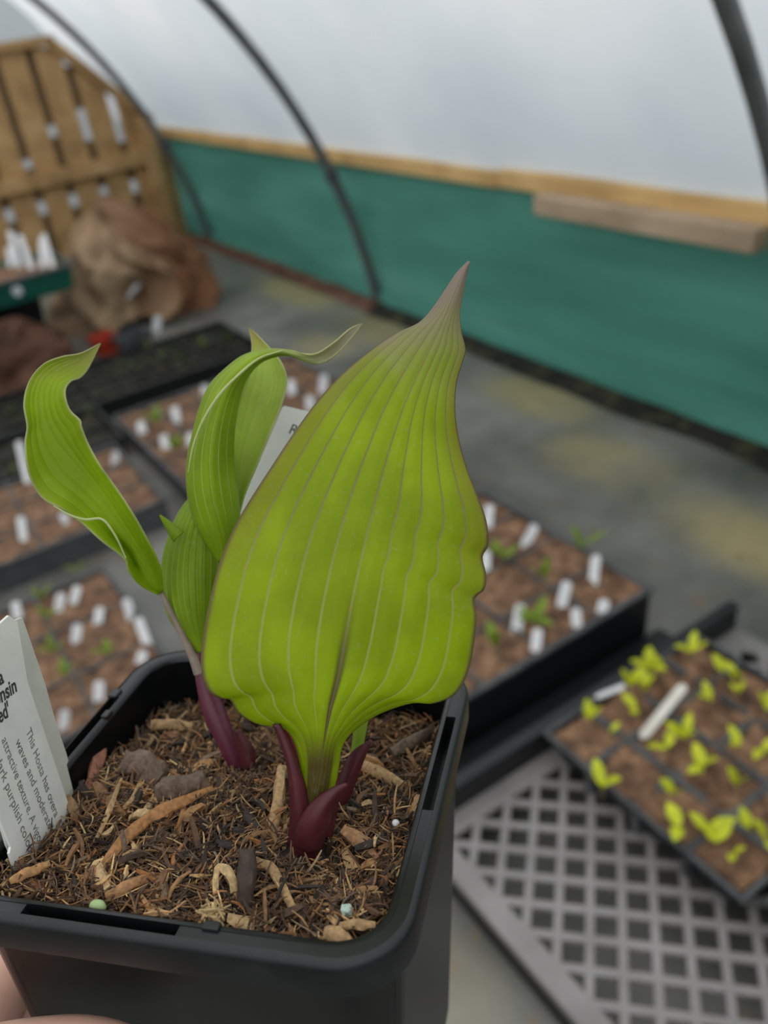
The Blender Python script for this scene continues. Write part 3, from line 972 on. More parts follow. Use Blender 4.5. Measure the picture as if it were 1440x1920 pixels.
# loose tag sticks in the module tray
for (a, b_, w, mt, lab) in (((1203, 1384), (1284, 1284), 0.014, 'stick_tag', 'long cream stick tag lying aslant among the yellow-green seedlings'),
                            ((1116, 1308), (1172, 1286), 0.010, 'white_tag', 'narrow white tag behind the seedlings at the module tray rim')):
    p = at_z(a[0], a[1], MZ - 0.001)
    q = at_z(b_[0], b_[1], MZ + 0.022)
    v = q - p
    h = np.linalg.norm(v)
    v /= h
    n_ = np.array([0, 0, 1.0]) - v * v[2]
    n_ /= np.linalg.norm(n_)
    u = np.cross(v, n_)
    r = w / 2
    ol = [(-r * 0.5, 0), (r * 0.5, 0), (r, 0.008), (r, h - r)] + [(r * math.cos(t), h - r + r * math.sin(t)) for t in np.linspace(0.3, math.pi - 0.3, 6)] + [(-r, h - r), (-r, 0.008)]
    V, F_ = plate(ol, 0.002, (p, u, v, n_))
    tag(build('plant_tag', V, F_, M[mt], origin=p, smooth=False), lab, 'plant tag')


# ------------------------------------------------------------------ seedlings
def blade(l, w, droop, cup=0.25, n=8):
    """leaf blade along +y from the origin, lifting with z"""
    V, F_ = [], []
    for i in range(n + 1):
        t = i / n
        hw = w / 2 * math.sin(math.pi * min(1, t * 0.96 + 0.02)) ** 0.8
        y = l * t
        z = -droop * l * t * t
        for s in (-1, -0.5, 0, 0.5, 1):
            V.append((hw * s, y, z + cup * hw * s * s))
    for i in range(n):
        for j in range(4):
            F_.append((i * 5 + j, (i + 1) * 5 + j, (i + 1) * 5 + j + 1, i * 5 + j + 1))
    return V, F_


def seedling(name, at, h, leaves, mat, label, group, cat='seedling', stem_r=0.0010):
    """leaves: list of (yaw, pitch, length, width)"""
    root = empty(name, at, label, cat, group)
    lean = np.array([random.uniform(-0.2, 0.2) * h, random.uniform(-0.2, 0.2) * h, h])
    top = np.asarray(at) + lean
    MB().tube([np.asarray(at) - np.array([0, 0, 0.006]), np.asarray(at) + lean * 0.5 + np.array([0.001, 0, 0]), top], [stem_r * 1.2, stem_r, stem_r], 6).build('stem', M['seedling_stem'], root)
    for (yaw, pit, l, w) in leaves:
        R = Matrix.Rotation(yaw, 3, 'Z') @ Matrix.Rotation(pit, 3, 'X')
        V, F_ = blade(l, w, random.uniform(-0.1, 0.35))
        V = [np.array(R @ Vector(p)) + top for p in V]
        o = build('leaf', V, F_, mat, root)
        s = o.modifiers.new('thick', 'SOLIDIFY')
        s.thickness = 0.0004
    return root


MOD = [(1297, 1228, 'single round one at the far corner'), (1244, 1268, 'by the far rim, right of the tall clump'), (1180, 1290, 'left one of the tall clump'), (1208, 1300, 'front one of the tall clump'),
       (1216, 1262, 'back one of the tall clump'), (1196, 1335, 'lowest one of the tall clump'), (1352, 1268, 'left of the pair at the right rim'), (1380, 1278, 'right of the pair at the right rim'),
       (1384, 1302, 'below the pair at the right rim'), (1332, 1322, 'spreading one right of the cream stick'), (1436, 1340, 'cut by the right photo edge'), (1106, 1352, 'at the left corner cell'),
       (1148, 1380, 'tiny one in the left corner cell'), (1282, 1388, 'upright one at the foot of the cream stick'), (1250, 1408, 'flat wide one at the foot of the cream stick'),
       (1316, 1440, 'tall narrow one below the cream stick'), (1384, 1402, 'second from the right edge in the third row'), (1424, 1412, 'at the right edge in the third row'),
       (1380, 1478, 'tall narrow one near the right edge'), (1264, 1492, 'star-shaped one in the centre front'), (1130, 1480, 'half hidden on the left wall'), (1272, 1560, 'round one in the front left cell'),
       (1344, 1582, 'widest clump near the front corner'), (1326, 1560, 'left leaf of the clump near the front corner'), (1402, 1556, 'right of the clump near the front corner'),
       (1372, 1612, 'small one nearest the front corner'), (1436, 1588, 'cut by the right edge near the front')]
for i, (px, py, wd) in enumerate(MOD):
    p = at_z(px, py + 6, MZ - 0.004)
    big = 1.0 if i not in (12, 25, 8) else 0.6
    n = random.choice((2, 2, 3))
    y0 = random.uniform(0, 6.28)
    lv = [(y0 + k * 2.1 + random.uniform(-0.4, 0.4), random.uniform(0.5, 1.25), random.uniform(0.026, 0.036) * big, random.uniform(0.013, 0.018) * big) for k in range(n)]
    seedling('seedling', p, random.uniform(0.008, 0.016), lv, M['seedling_leaf'], 'yellow-green seedling in the module tray, %s' % wd, 'yellow-green seedlings in the module tray')

OTHER = [(0.101, 'tray right of the big leaf', 'lime_leaf', [(946, 1056, 'beside the leaf margin'), (1022, 1096, 'narrow one in the middle'), (1006, 1176, 'right of the lone tag'), (934, 1226, 'close to the leaf edge'), (1092, 1034, 'faint one by the far rim')], 0.042),
         (0.053, 'tray left of the pot', 'lime_leaf', [(84, 1132, 'tallest at the upper left'), (94, 1166, 'below the tallest'), (130, 1280, 'near the pot rim'), (208, 1236, 'in the middle, right'), (102, 1238, 'in the middle, left')], 0.034),
         (0.02, 'gap between the left trays', 'lime_leaf', [(150, 1080, 'growing behind the low left tray')], 0.03),
         (0.055, 'tray between the leaves', 'lime_leaf', [(294, 802, 'big lime clump'), (334, 850, 'yellow-lime one below the clump'), (392, 770, 'behind the middle leaf')], 0.045),
         (0.046, 'far tray before the sack', 'moss_leaf', [(430, 652, 'at the right end'), (380, 660, 'bright one near the right end'), (346, 690, 'in the front row'), (300, 690, 'second in the front row'), (262, 702, 'third in the front row'),
                                                         (326, 660, 'in the back row'), (282, 668, 'second in the back row'), (222, 708, 'at the left end')], 0.05),
         (0.048, 'dark mossy tray', 'moss_leaf', [(60, 800, 'left of the curled leaf'), (30, 790, 'at the photo edge'), (170, 790, 'right of the curled leaf tip'), (28, 900, 'lowest')], 0.04)]
for (z, where, mt, rows, sz) in OTHER:
    for (px, py, wd) in rows:
        p = at_z(px, py, z)
        y0 = random.uniform(0, 6.28)
        n = 5 if 'clump' in wd else random.choice((2, 3, 4))
        lv = [(y0 + k * 6.28 / n + random.uniform(-0.4, 0.4), random.uniform(0.6, 1.3), random.uniform(0.8, 1.15) * sz, random.uniform(0.32, 0.45) * sz) for k in range(n)]
        seedling('seedling', p, random.uniform(0.010, 0.018), lv, M[mt], 'green seedling in the %s, %s' % (where, wd), 'seedlings in the %s' % where)


# ------------------------------------------------------------------ small pots by the sack
def square_pot(name, c, w, h, mat, label, rotz=0.2, tilt=None):
    R = Matrix.Rotation(rotz, 3, 'Z')
    if tilt:
        R = R @ Matrix.Rotation(tilt, 3, 'X')
    t = empty(name, c, label, 'pot')
    mb = MB()
    a, bq, th = w / 2, w / 2 * 0.75, 0.003
    rings = [(bq, 0), (a, h), (a - th, h), (bq - th, 0.003)]
    V = []
    for s, z in rings:
        V += [(-s, -s, z), (s, -s, z), (s, s, z), (-s, s, z)]
    F_ = []
    for r_ in range(3):
        for i in range(4):
            j = (i + 1) % 4
            F_.append((r_ * 4 + i, r_ * 4 + j, r_ * 4 + 4 + j, r_ * 4 + 4 + i))
    F_ += [(3, 2, 1, 0), (12, 13, 14, 15)]
    lift = w / 2 if tilt else 0
    mb.add([np.array(R @ Vector(p)) + np.array(c) + np.array([0, 0, lift]) for p in V], F_)
    mb.build('body', mat, t, smooth=False, sharp=None)
    mb = MB()
    a2 = a + 0.003
    V = []
    for s, z in ((a2, h - 0.012), (a2, h + 0.001), (a - 0.001, h + 0.001), (a - 0.001, h - 0.012)):
        V += [(-s, -s, z), (s, -s, z), (s, s, z), (-s, s, z)]
    F_ = []
    for r_ in range(4):
        for i in range(4):
            j = (i + 1) % 4
            F_.append((r_ * 4 + i, r_ * 4 + j, (r_ * 4 + 4) % 16 + j, (r_ * 4 + 4) % 16 + i))
    mb.add([np.array(R @ Vector(p)) + np.array(c) + np.array([0, 0, lift]) for p in V], F_)
    mb.build('rim', mat, t, smooth=False, sharp=None)
    return t


square_pot('plant_pot', tuple(at_z(258, 668, 0.0)[:2]) + (0.0,), 0.10, 0.085, M['grey_plastic'], 'small grey pot in front of the crumpled sack')
square_pot('plant_pot', tuple(at_z(204, 664, 0.0)[:2]) + (0.0,), 0.085, 0.07, M['red_plastic'], 'small red pot in front of the crumpled sack')
square_pot('plant_pot', tuple(at_z(0, 732, 0.0)[:2]) + (0.0,), 0.085, 0.075, M['red_plastic'], 'red pot cut by the left edge of the photo')
white_tag((292, 622), (297, 592), 0.003, 0.03, 'white tag standing behind the small grey pot', None, buried=0.0)
white_tag((228, 560), (262, 536), 0.12, 0.035, 'pale tag stuck on the front of the crumpled sack', None, buried=0.05)

# ================================================================== the pot in the hand
PM = Matrix(((0.7060731144857856, 0.69678109971445, 0.12632044997145458), (-0.7080428113606576, 0.6975932402209057, 0.10972259784801595), (-0.011667659609660992, -0.16691246292215953, 0.9859026805118669)))
PO = Vector((-0.0419723435762187, 0.16509370231260365, 0.83890124313784))
PMn, POn = np.array(PM), np.array(PO)


def L2W(p):
    return PMn @ np.asarray(p, float) + POn


def L2Wm(V):
    return np.asarray(V, float) @ PMn.T + POn


def W2L(p):
    return PMn.T @ (np.asarray(p, float) - POn)


def soil_z(x, y):
    """compost surface inside the pot, in the pot's frame"""
    z = -0.0065 - 0.105 * max(0.0, y - 0.02) * 0.55 / 0.55 * 0.16 / 0.16 * 0.95 * 1.0
    z = -0.006 - 0.012 * max(0.0, min(1.0, (y - 0.012) / 0.09)) ** 1.2
    z += 0.0022 * noise.noise((x * 60, y * 60, 0.4)) + 0.0012 * noise.noise((x * 140, y * 140, 2.4))
    z -= 0.004 * math.exp(-((x - 0.088) ** 2 + (y - 0.034) ** 2) / 0.00008)
    z += 0.002 * math.exp(-((x - 0.045) ** 2 + (y - 0.05) ** 2) / 0.0006)
    z -= 0.0030 * max(0.0, noise.noise((x * 85, y * 85, 5.5)) - 0.12)
    return z


def on_soil(px, py, dz=0.0):
    """point of the compost surface seen at this place of the photo, in the pot's frame"""
    c = W2L(CAM)
    d = PMn.T @ ray(px, py)
    d /= np.linalg.norm(d)
    z = -0.01
    for _ in range(8):
        t = (z - c[2]) / d[2]
        p = c + d * t
        z = soil_z(p[0], p[1]) + dz
    return p


pot = empty('plant_pot', PO, 'black square plastic pot of bark compost held in the hand', 'pot', rot=PM)
A, RCN = 0.055, 0.016
# along-edge stations: doubled at the ends of the rim slots
SL = {0: (0.0245, 0.0605), 1: (0.046, 0.082), 2: (0.037, 0.073), 3: (0.030, 0.066)}      # start, end along each edge (from its first corner)


def ring_path():
    """(corner angle or edge position) samples: list of functions inset -> (x, y), slot flag"""
    out = []
    corners = [(0, 0), (1, 0), (1, 1), (0, 1)]
    for e_ in range(4):
        s0, s1 = SL[e_]
        st = [0.016, s0 - 0.0006, s0, (s0 * 2 + s1) / 3, (s0 + 2 * s1) / 3, s1, s1 + 0.0006, 0.094]
        flag = [0, 0, 1, 1, 1, 1, 0, 0]
        for s, fl in zip(st, flag):
            out.append(('e', e_, s, fl))
        for k in range(1, 8):
            out.append(('c', e_, k / 8.0, 0))
    return out


PATH = ring_path()


def ring_pt(item, inset):
    a = A - inset
    r = max(0.004, RCN - inset * 0.9)
    kind, e_, s, fl = item
    if kind == 'e':
        q = (s - 0.055)
        lim = a - r
        q = max(-lim, min(lim, q))
        p = (q, -a)
    else:
        th = -math.pi / 2 + s * math.pi / 2
        p = (a - r + r * math.cos(th), -(a - r) + r * math.sin(th))
    for _ in range(e_):
        p = (-p[1], p[0])
    return (p[0] + A, p[1] + A)


H = 0.135
RINGS = [(0.060, -H + 0.001, 0), (0.0135, -H, 0), (0.0125, -H + 0.002, 0), (0.0036, -0.0112, 0), (0.0030, -0.0100, 0), (0.0009, -0.0102, 0), (0.0002, -0.0095, 0), (0.0, -0.0026, 0), (0.0003, -0.0012, 0),
         (0.0010, -0.0003, 0), (0.0017, 0.0, 0), (0.0018, 0.0, 1), (0.0044, 0.0, 1), (0.0045, 0.0, 0), (0.0054, -0.0001, 0), (0.0060, -0.0005, 0), (0.0063, -0.0014, 0), (0.0070, -0.030, 0),
         (0.0150, -H + 0.004, 0), (0.0545, -H + 0.0035, 0)]
V, F_ = [], []
n_ = len(PATH)
for (ins, z, sl) in RINGS:
    for it in PATH:
        x, y = ring_pt(it, min(ins, 0.0545))
        zz = z
        if sl:
            zz = -0.0075 if it[3] else -0.0002
        V.append((x, y, zz))
for r_ in range(len(RINGS) - 1):
    for i in range(n_):
        j = (i + 1) % n_
        F_.append((r_ * n_ + i, r_ * n_ + j, (r_ + 1) * n_ + j, (r_ + 1) * n_ + i))
nlip = 5
body_f = [q for k, q in enumerate(F_) if k // n_ < 4 or k // n_ >= 16]
rim_f = [q for k, q in enumerate(F_) if 4 <= k // n_ < 16]


def sub(V, faces):
    used = sorted({i for q in faces for i in q})
    mp = {a: b for b, a in enumerate(used)}
    return [V[i] for i in used], [tuple(mp[i] for i in q) for q in faces]


VW = [tuple(L2W(v)) for v in V]
v, f = sub(VW, body_f)
build('body', v, f, M['pot_wall'], pot, sharp=38)
v, f = sub(VW, rim_f)
build('rim', v, f, M['pot_plastic'], pot, sharp=38)
# small lugs on the rim beside the slots
for (x0, x1, y0, y1) in ((0.0660, 0.0700, 0.0040, 0.0062), (0.0040, 0.0062, 0.0700, 0.0735), (0.0005, 0.0036, 0.080, 0.084)):
    mb = MB().box(x0, x1, y0, y1, -0.003, 0.0006)
    mb.v = [tuple(L2W(p)) for p in mb.v]
    bevel(mb.build('lug', M['pot_plastic'], pot, smooth=False, sharp=None), 0.0004)

# ---- compost: a base surface and thousands of bark fibres, one thing nobody could count
PAL = np.array([(0.30, 0.155, 0.060), (0.42, 0.25, 0.11), (0.20, 0.098, 0.040), (0.11, 0.055, 0.027), (0.055, 0.030, 0.017), (0.028, 0.017, 0.011), (0.34, 0.14, 0.045),
                (0.55, 0.37, 0.18), (0.12, 0.078, 0.050), (0.22, 0.15, 0.095)])
PW = np.array([0.12, 0.09, 0.16, 0.17, 0.16, 0.13, 0.05, 0.05, 0.04, 0.03])
PW = PW / PW.sum()
CV, CF, CC = [], [], []


def chip(c, d, nrm, l, w, t, bend, colr, V=CV, F=CF, Cc=CC, seg=4, twist=0.0, tip=0.55):
    """bent strip in the pot's frame"""
    d = np.asarray(d, float)
    d = d / np.linalg.norm(d)
    nrm = np.asarray(nrm, float) - d * np.dot(nrm, d)
    nrm /= np.linalg.norm(nrm) + 1e-9
    s = np.cross(d, nrm)
    b0 = len(V)
    for i in range(seg + 1):
        q = i / seg - 0.5
        taper = 1.0 - (1 - tip) * abs(2 * q) ** 2
        p = np.asarray(c) + d * (l * q) + nrm * (bend * l * (0.25 - q * q)) + s * (twist * l * (q * q))
        a = twist * 2.0 * q
        ss, nn = s * math.cos(a) + nrm * math.sin(a), nrm * math.cos(a) - s * math.sin(a)
        for (x, z) in ((-1, -1), (1, -1), (1, 1), (-1, 1)):
            V.append(tuple(p + ss * (x * w / 2 * taper) + nn * (z * t / 2 * taper)))
            Cc.append(colr)
    for i in range(seg):
        for k in range(4):
            k2 = (k + 1) % 4
            F.append((b0 + i * 4 + k, b0 + i * 4 + k2, b0 + i * 4 + 4 + k2, b0 + i * 4 + 4 + k))
    F.append((b0 + 3, b0 + 2, b0 + 1, b0))
    e_ = b0 + seg * 4
    F.append((e_, e_ + 1, e_ + 2, e_ + 3))


nb = 90
bx = np.linspace(0.0068, 0.1032, nb)
for x in bx:
    for y in bx:
        q = soil_z(x, y) - 0.0012
        # keep clear of the rounded corners
        CV.append((x, y, q - 0.0))
        dk = 0.5 + 0.5 * noise.noise((x * 250, y * 250, 7.0))
        CC.append(tuple(np.array((0.030, 0.018, 0.011)) * (0.5 + 1.2 * dk)))
CF.extend(grid_faces(nb, nb))


def inside(x, y, m=0.0):
    a = 0.0482 - m
    dx, dy = abs(x - A), abs(y - A)
    if dx > a or dy > a:
        return False
    r = 0.0095
    ex, ey = max(0, dx - (a - r)), max(0, dy - (a - r))
    return ex * ex + ey * ey <= r * r


SHOOTS = [(0.0772, 0.0369, 0.0065), (0.0475, 0.065, 0.004)]
cnt = 0
while cnt < 12000:
    x, y = rng.uniform(0.0065, 0.1035, 2)
    big = rng.random()
    if big < 0.925:
        l, w, t = rng.uniform(0.0025, 0.0095), rng.uniform(0.00014, 0.00058), rng.uniform(0.00014, 0.0004)
    elif big < 0.99:
        l, w, t = rng.uniform(0.004, 0.0105), rng.uniform(0.0007, 0.0015), rng.uniform(0.0004, 0.0011)
    else:
        l, w, t = rng.uniform(0.005, 0.011), rng.uniform(0.0018, 0.0034), rng.uniform(0.0009, 0.0022)
    a = rng.uniform(0, 2 * math.pi)
    el = rng.normal(0.0, 0.38)
    d = np.array([math.cos(a) * math.cos(el), math.sin(a) * math.cos(el), math.sin(el)])
    if not (inside(x, y) and inside(x + d[0] * l * 0.55, y + d[1] * l * 0.55) and inside(x - d[0] * l * 0.55, y - d[1] * l * 0.55)):
        continue
    if any((x - sx) ** 2 + (y - sy) ** 2 < sr * sr for sx, sy, sr in SHOOTS):
        continue
    cnt += 1
    z = soil_z(x, y) + rng.uniform(-0.0014, 0.0018) + abs(math.sin(el)) * l * 0.25
    zone = noise.noise((x * 45, y * 45, 11.0))
    ci = rng.choice(len(PAL), p=PW)
    colr = PAL[ci] * rng.uniform(0.75, 1.2) * (1.0 + 0.35 * zone)
    chip((x, y, z), d, (rng.normal(0, 0.4), rng.normal(0, 0.4), 1), l, w, t, rng.normal(0, 0.35), tuple(colr), twist=rng.normal(0, 0.4), seg=4 if l > 0.004 else 3)
comp = build('bark_compost', L2Wm(CV), CF, M['pieces'], col=np.array(CC), smooth=False, origin=L2W((A, A, -0.02)))
tag(comp, 'shredded brown bark compost filling the square pot', 'compost', kind='stuff')


# ---- pieces of bark big enough to point at
def strip_thing(name, pts, widths, thick, colr, label, cat='bark piece', dz=0.0, rough=0.35):
    """a strip lying along photo points; pts (px, py, height over the compost)"""
    P_ = []
    for (px, py, dzz) in pts:
        P_.append(on_soil(px, py, dzz + dz))
    keys = [(i, p) for i, p in enumerate(P_)]
    wk = [(i, np.array([w])) for i, w in enumerate(widths)]
    V, Cc, F_ = [], [], []
    nseg = 6 * (len(P_) - 1)
    K = 8
    for i in range(nseg + 1):
        t = i / 6.0
        p = crom(keys, t)
        dd = crom(keys, min(t + 0.05, len(P_) - 1)) - crom(keys, max(t - 0.05, 0))
        dd /= np.linalg.norm(dd) + 1e-9
        up = W2L(CAM) - p
        up = up - dd * np.dot(up, dd)
        up /= np.linalg.norm(up)
        s = np.cross(dd, up)
        w = float(crom(wk, t)[0])
        for k_ in range(K):
            th = 2 * math.pi * (k_ + 0.5) / K
            jit = 1 + rough * noise.noise((i * 0.35, k_ * 1.3, pts[0][0] * 0.37))
            cq, sq_ = math.cos(th), math.sin(th)
            cq, sq_ = math.copysign(abs(cq) ** 0.6, cq), math.copysign(abs(sq_) ** 0.6, sq_)
            V.append(p + s * (w / 2 * cq * jit) + up * (thick / 2 * sq_ * jit))
            Cc.append(np.array(colr) * (1 + 0.35 * noise.noise((i * 0.6, k_ * 0.9, pts[0][1] * 0.21))))
    for i in range(nseg):
        for k_ in range(K):
            k2 = (k_ + 1) % K
            F_.append((i * K + k_, i * K + k2, i * K + K + k2, i * K + K + k_))
    F_.append(tuple(range(K))[::-1])
    F_.append(tuple(nseg * K + k_ for k_ in range(K)))
    o = build(name, L2Wm(V), F_, M['pieces'], col=np.array(Cc), sharp=50)
    return tag(o, label, cat)


tan, orange, dark, greyb, straw, redb = (0.40, 0.25, 0.115), (0.36, 0.165, 0.055), (0.05, 0.03, 0.02), (0.15, 0.10, 0.07), (0.52, 0.36, 0.17), (0.30, 0.12, 0.07)
strip_thing('bark_strip', [(180, 1642, 0.001), (222, 1586, 0.003), (276, 1536, 0.005), (330, 1508, 0.0055), (398, 1478, 0.003)], [0.0008, 0.0026, 0.0030, 0.0028, 0.0012], 0.0009, orange,
            'long bent orange-brown bark strip left of the shoots')
strip_thing('bark_sliver', [(348, 1504, 0.003), (340, 1532, 0.003), (328, 1560, 0.001)], [0.0011, 0.0012, 0.0006], 0.0007, orange, 'thin forked sliver hanging off the long orange bark strip')
strip_thing('bark_chip', [(196, 1378, 0.006), (182, 1430, 0.004), (168, 1482, 0.0)], [0.0040, 0.0044, 0.0030], 0.003, redb, 'upright reddish bark chip by the left pot wall', 'bark piece')
strip_thing('straw_piece', [(228, 1460, 0.003), (204, 1520, 0.004), (178, 1580, 0.001)], [0.0008, 0.0015, 0.0007], 0.0008, tan, 'straight tan straw beside the printed label')
strip_thing('straw_piece', [(262, 1470, 0.003), (246, 1500, 0.003), (224, 1520, 0.001)], [0.0012, 0.0012, 0.0008], 0.0008, tan, 'short pale straw right of the straight tan straw')
strip_thing('bark_stick', [(528, 1440, 0.006), (522, 1500, 0.005), (508, 1574, 0.000)], [0.0028, 0.0030, 0.0026], 0.0024, tan, 'tan speckled stick leaning left of the central shoot')
strip_thing('stem_stub', [(464, 1592, 0.010), (463, 1650, 0.006), (458, 1718, -0.001)], [0.0042, 0.0040, 0.0034], 0.004, dark, 'dark brown cut stem stub in front of the central shoot', 'stem stub')
strip_thing('straw_loop', [(406, 1695, 0.001), (404, 1650, 0.004), (412, 1626, 0.005), (432, 1640, 0.005), (440, 1672, 0.003)], [0.0014, 0.0014, 0.0018, 0.0022, 0.0018], 0.0009, straw, 'curled pale yellow straw left of the dark stem stub', 'straw')
TV, TF, TCc = [], [], []
c0 = on_soil(402, 1714, 0.0035)
for k_ in range(60):
    d = rng.normal(0, 1, 3) * np.array([0.8, 0.8, 0.6])
    p = c0 + rng.normal(0, 1, 3) * np.array([0.0012, 0.0012, 0.0010])
    chip(p, d, (0.1, 0.2, 1), rng.uniform(0.002, 0.0048), rng.uniform(0.0003, 0.0009), rng.uniform(0.0002, 0.0005), rng.normal(0, 0.4), tuple(np.array(straw) * rng.uniform(0.6, 1.1)), TV, TF, TCc)
tag(build('fibre_tuft', L2Wm(TV), TF, M['pieces'], col=np.array(TCc), smooth=False), 'frayed pale fibre tuft at the front rim', 'fibre')
strip_thing('bark_lump', [(236, 1430, 0.003), (272, 1440, 0.004), (306, 1462, 0.002)], [0.006, 0.0075, 0.0055], 0.005, greyb, 'rounded grey-brown bark lump behind the long strip, left one', rough=0.9)
strip_thing('bark_lump', [(292, 1494, 0.002), (326, 1480, 0.003), (384, 1462, 0.002)], [0.005, 0.0065, 0.005], 0.005, greyb, 'rounded grey-brown bark lump behind the long strip, right one', rough=0.9)
strip_thing('bark_chip', [(284, 1360, 0.004), (322, 1358, 0.004), (362, 1364, 0.003)], [0.0030, 0.0034, 0.0024], 0.0022, tan, 'pale tan chip lying behind, left of the purple stem')
strip_thing('bark_chip', [(676, 1434, 0.004), (722, 1454, 0.004), (760, 1476, 0.002)], [0.0028, 0.0034, 0.0024], 0.0022, tan, 'tan chip right of the green leaf stalk')
strip_thing('bark_chip', [(642, 1556, 0.003), (672, 1576, 0.003), (706, 1606, 0.001)], [0.0026, 0.0036, 0.0016], 0.0022, (0.32, 0.17, 0.075), 'orange-tan chip right of the central shoot')
strip_thing('bark_stick', [(734, 1412, 0.004), (768, 1392, 0.005), (806, 1370, 0.004)], [0.0032, 0.0036, 0.0022], 0.003, greyb, 'greyish stick lying near the right rim')
strip_thing('bark_chip', [(480, 1612, 0.003), (512, 1634, 0.003), (556, 1716, 0.002)], [0.0016, 0.0024, 0.0018], 0.0016, tan, 'long tan sliver right of the dark stem stub')
strip_thing('bark_chip', [(640, 1736, 0.003), (672, 1733, 0.0035), (702, 1735, 0.003)], [0.0018, 0.0022, 0.0016], 0.0016, tan, 'straight tan chip by the front right corner')
strip_thing('bark_chip', [(612, 1748, 0.003), (634, 1756, 0.003), (656, 1770, 0.002)], [0.0024, 0.0036, 0.0024], 0.002, (0.36, 0.22, 0.10), 'flat tan chip against the front rim')
strip_thing('bark_chip', [(200, 1682, 0.002), (240, 1660, 0.003), (286, 1642, 0.002)], [0.0020, 0.0026, 0.0018], 0.0016, (0.36, 0.18, 0.075), 'orange chip right of the green pellet')
strip_thing('bark_chip', [(20, 1652, 0.003), (54, 1636, 0.004), (92, 1620, 0.003)], [0.0016, 0.0026, 0.0016], 0.0016, (0.40, 0.21, 0.08), 'orange sliver at the foot of the printed label')


def pellet(name, px, py, r, mat, label, sq=(1, 1, 1), dz=0.0015, sub_=3, jag=0.08, cat='pellet'):
    bm = bmesh.new()
    bmesh.ops.create_icosphere(bm, subdivisions=sub_, radius=1.0)
    c = on_soil(px, py, dz)
    V = []
    for v_ in bm.verts:
        p = v_.co
        s = r * (1 + jag * noise.noise(p * 2.0 + Vector((px, 0, 0))))
        V.append(L2W(c + np.array([p.x * s * sq[0], p.y * s * sq[1], p.z * s * sq[2]])))
    F_ = [tuple(v_.index for v_ in f_.verts) for f_ in bm.faces]
    bm.free()
    return tag(build(name, V, F_, mat, smooth=sub_ > 1), label, cat)


pellet('fertiliser_pellet', 183, 1700, 0.0020, M['pellet'], 'oval pale green fertiliser pellet by the front rim slot', (1.0, 0.75, 0.8), 0.0028)
pellet('fertiliser_pellet', 650, 1706, 0.0017, M['teal_pellet'], 'angular pale teal fertiliser pellet near the front right corner', (1.0, 0.8, 0.85), 0.0026, sub_=1, jag=0.3)
pellet('perlite_grain', 742, 1544, 0.0010, M['perlite'], 'tiny white perlite grain near the right rim', cat='grain')

# ================================================================== the hosta
plant = empty('hosta_plant', L2W((0.0772, 0.0369, -0.012)), 'young lime-green hosta with curled ribbed leaves growing in the black pot', 'plant')


def leaf(mat, mid, left, right, depth, bulge, nv=90, nu=33, pleat=0.0, nple=5, wav=0.0, thick=0.00045, name='leaf', label=None, flute=1.0, extra=None):
    """blade lofted between a midrib and two margins; keys are (t, px, py); depth keys (t, metres); bulge keys (t, m of cupping at the margin)"""
    kl = [(k[0], k[1:]) for k in left]
    km = [(k[0], k[1:]) for k in mid]
    kr = [(k[0], k[1:]) for k in right]
    kd = [(k[0], np.array([k[1]])) for k in depth]
    kb = [(k[0], np.array([k[1]])) for k in bulge]
    V, UV = [], []
    for i in range(nv + 1):
        t = i / nv
        l_, m_, r_ = crom(kl, t), crom(km, t), crom(kr, t)
        dm, bl = crom(kd, t)[0], crom(kb, t)[0]
        for j in range(nu):
            u = -1 + 2 * j / (nu - 1)
            a = abs(u)
            e_ = l_ if u < 0 else r_
            p = m_ + (e_ - m_) * (a ** flute)
            # width of this half in metres limits the relief near the ends
            wd = np.linalg.norm(e_ - m_) * dm / FPX
            d = dm + bl * u * u
            d += pleat * min(1.0, wd / 0.02) * (0.5 + 0.5 * math.cos(2 * math.pi * u * nple)) * (1 - 0.4 * a)
            d += wav * a ** 3 * math.sin(t * 38 + (1.3 if u > 0 else 0)) * min(1.0, wd / 0.01)
            if extra:
                d += extra(u, t)
            V.append(at_depth(p[0], p[1], d))
            UV.append((0.5 + 0.5 * u, t))
    F_ = grid_faces(nv + 1, nu)
    o = build(name, V, F_, mat, plant, uv=UV)
    s = o.modifiers.new('thickness', 'SOLIDIFY')
    s.thickness, s.offset = thick, 0.0
    if label:
        o['label'] = label
    return o


M['leaf_big'] = leaf_material('leaf_big', (0.42, 0.555, 0.006), (0.34, 0.26, 0.035), (0.42, 0.33, 0.28), (0.58, 0.60, 0.20), 5, tip0=0.87, edge_amt=0.55, vein_amt=0.75, vein_top=(0.34, 0.25, 0.17), margin=(0.26, 0.17, 0.10), vw=0.075, brown_rib=0.9, transl=0.55)
M['leaf_curl'] = leaf_material('leaf_curl', (0.38, 0.53, 0.012), (0.30, 0.36, 0.03), (0.34, 0.25, 0.13), (0.52, 0.62, 0.12), 4, tip0=0.96, edge_amt=0.3, tip_amt=0.8, vein_amt=0.35, transl=0.5)
M['leaf_mid'] = leaf_material('leaf_mid', (0.35, 0.51, 0.012), (0.36, 0.42, 0.10), (0.47, 0.41, 0.33), (0.66, 0.72, 0.20), 3, tip0=0.89, edge_amt=0.2, vein_amt=0.75, transl=0.5)
M['leaf_pale'] = leaf_material('leaf_pale', (0.56, 0.68, 0.14), (0.42, 0.50, 0.08), (0.42, 0.27, 0.09), (0.66, 0.72, 0.28), 4, tip0=0.97, edge_amt=0.2, vein_amt=0.5, transl=0.5)
M['leaf_low'] = leaf_material('leaf_low', (0.31, 0.46, 0.012), (0.25, 0.34, 0.03), (0.30, 0.30, 0.05), (0.60, 0.68, 0.18), 5, tip0=1.2, edge_amt=0.1, tip_amt=0.3, vein_amt=0.8, transl=0.5)

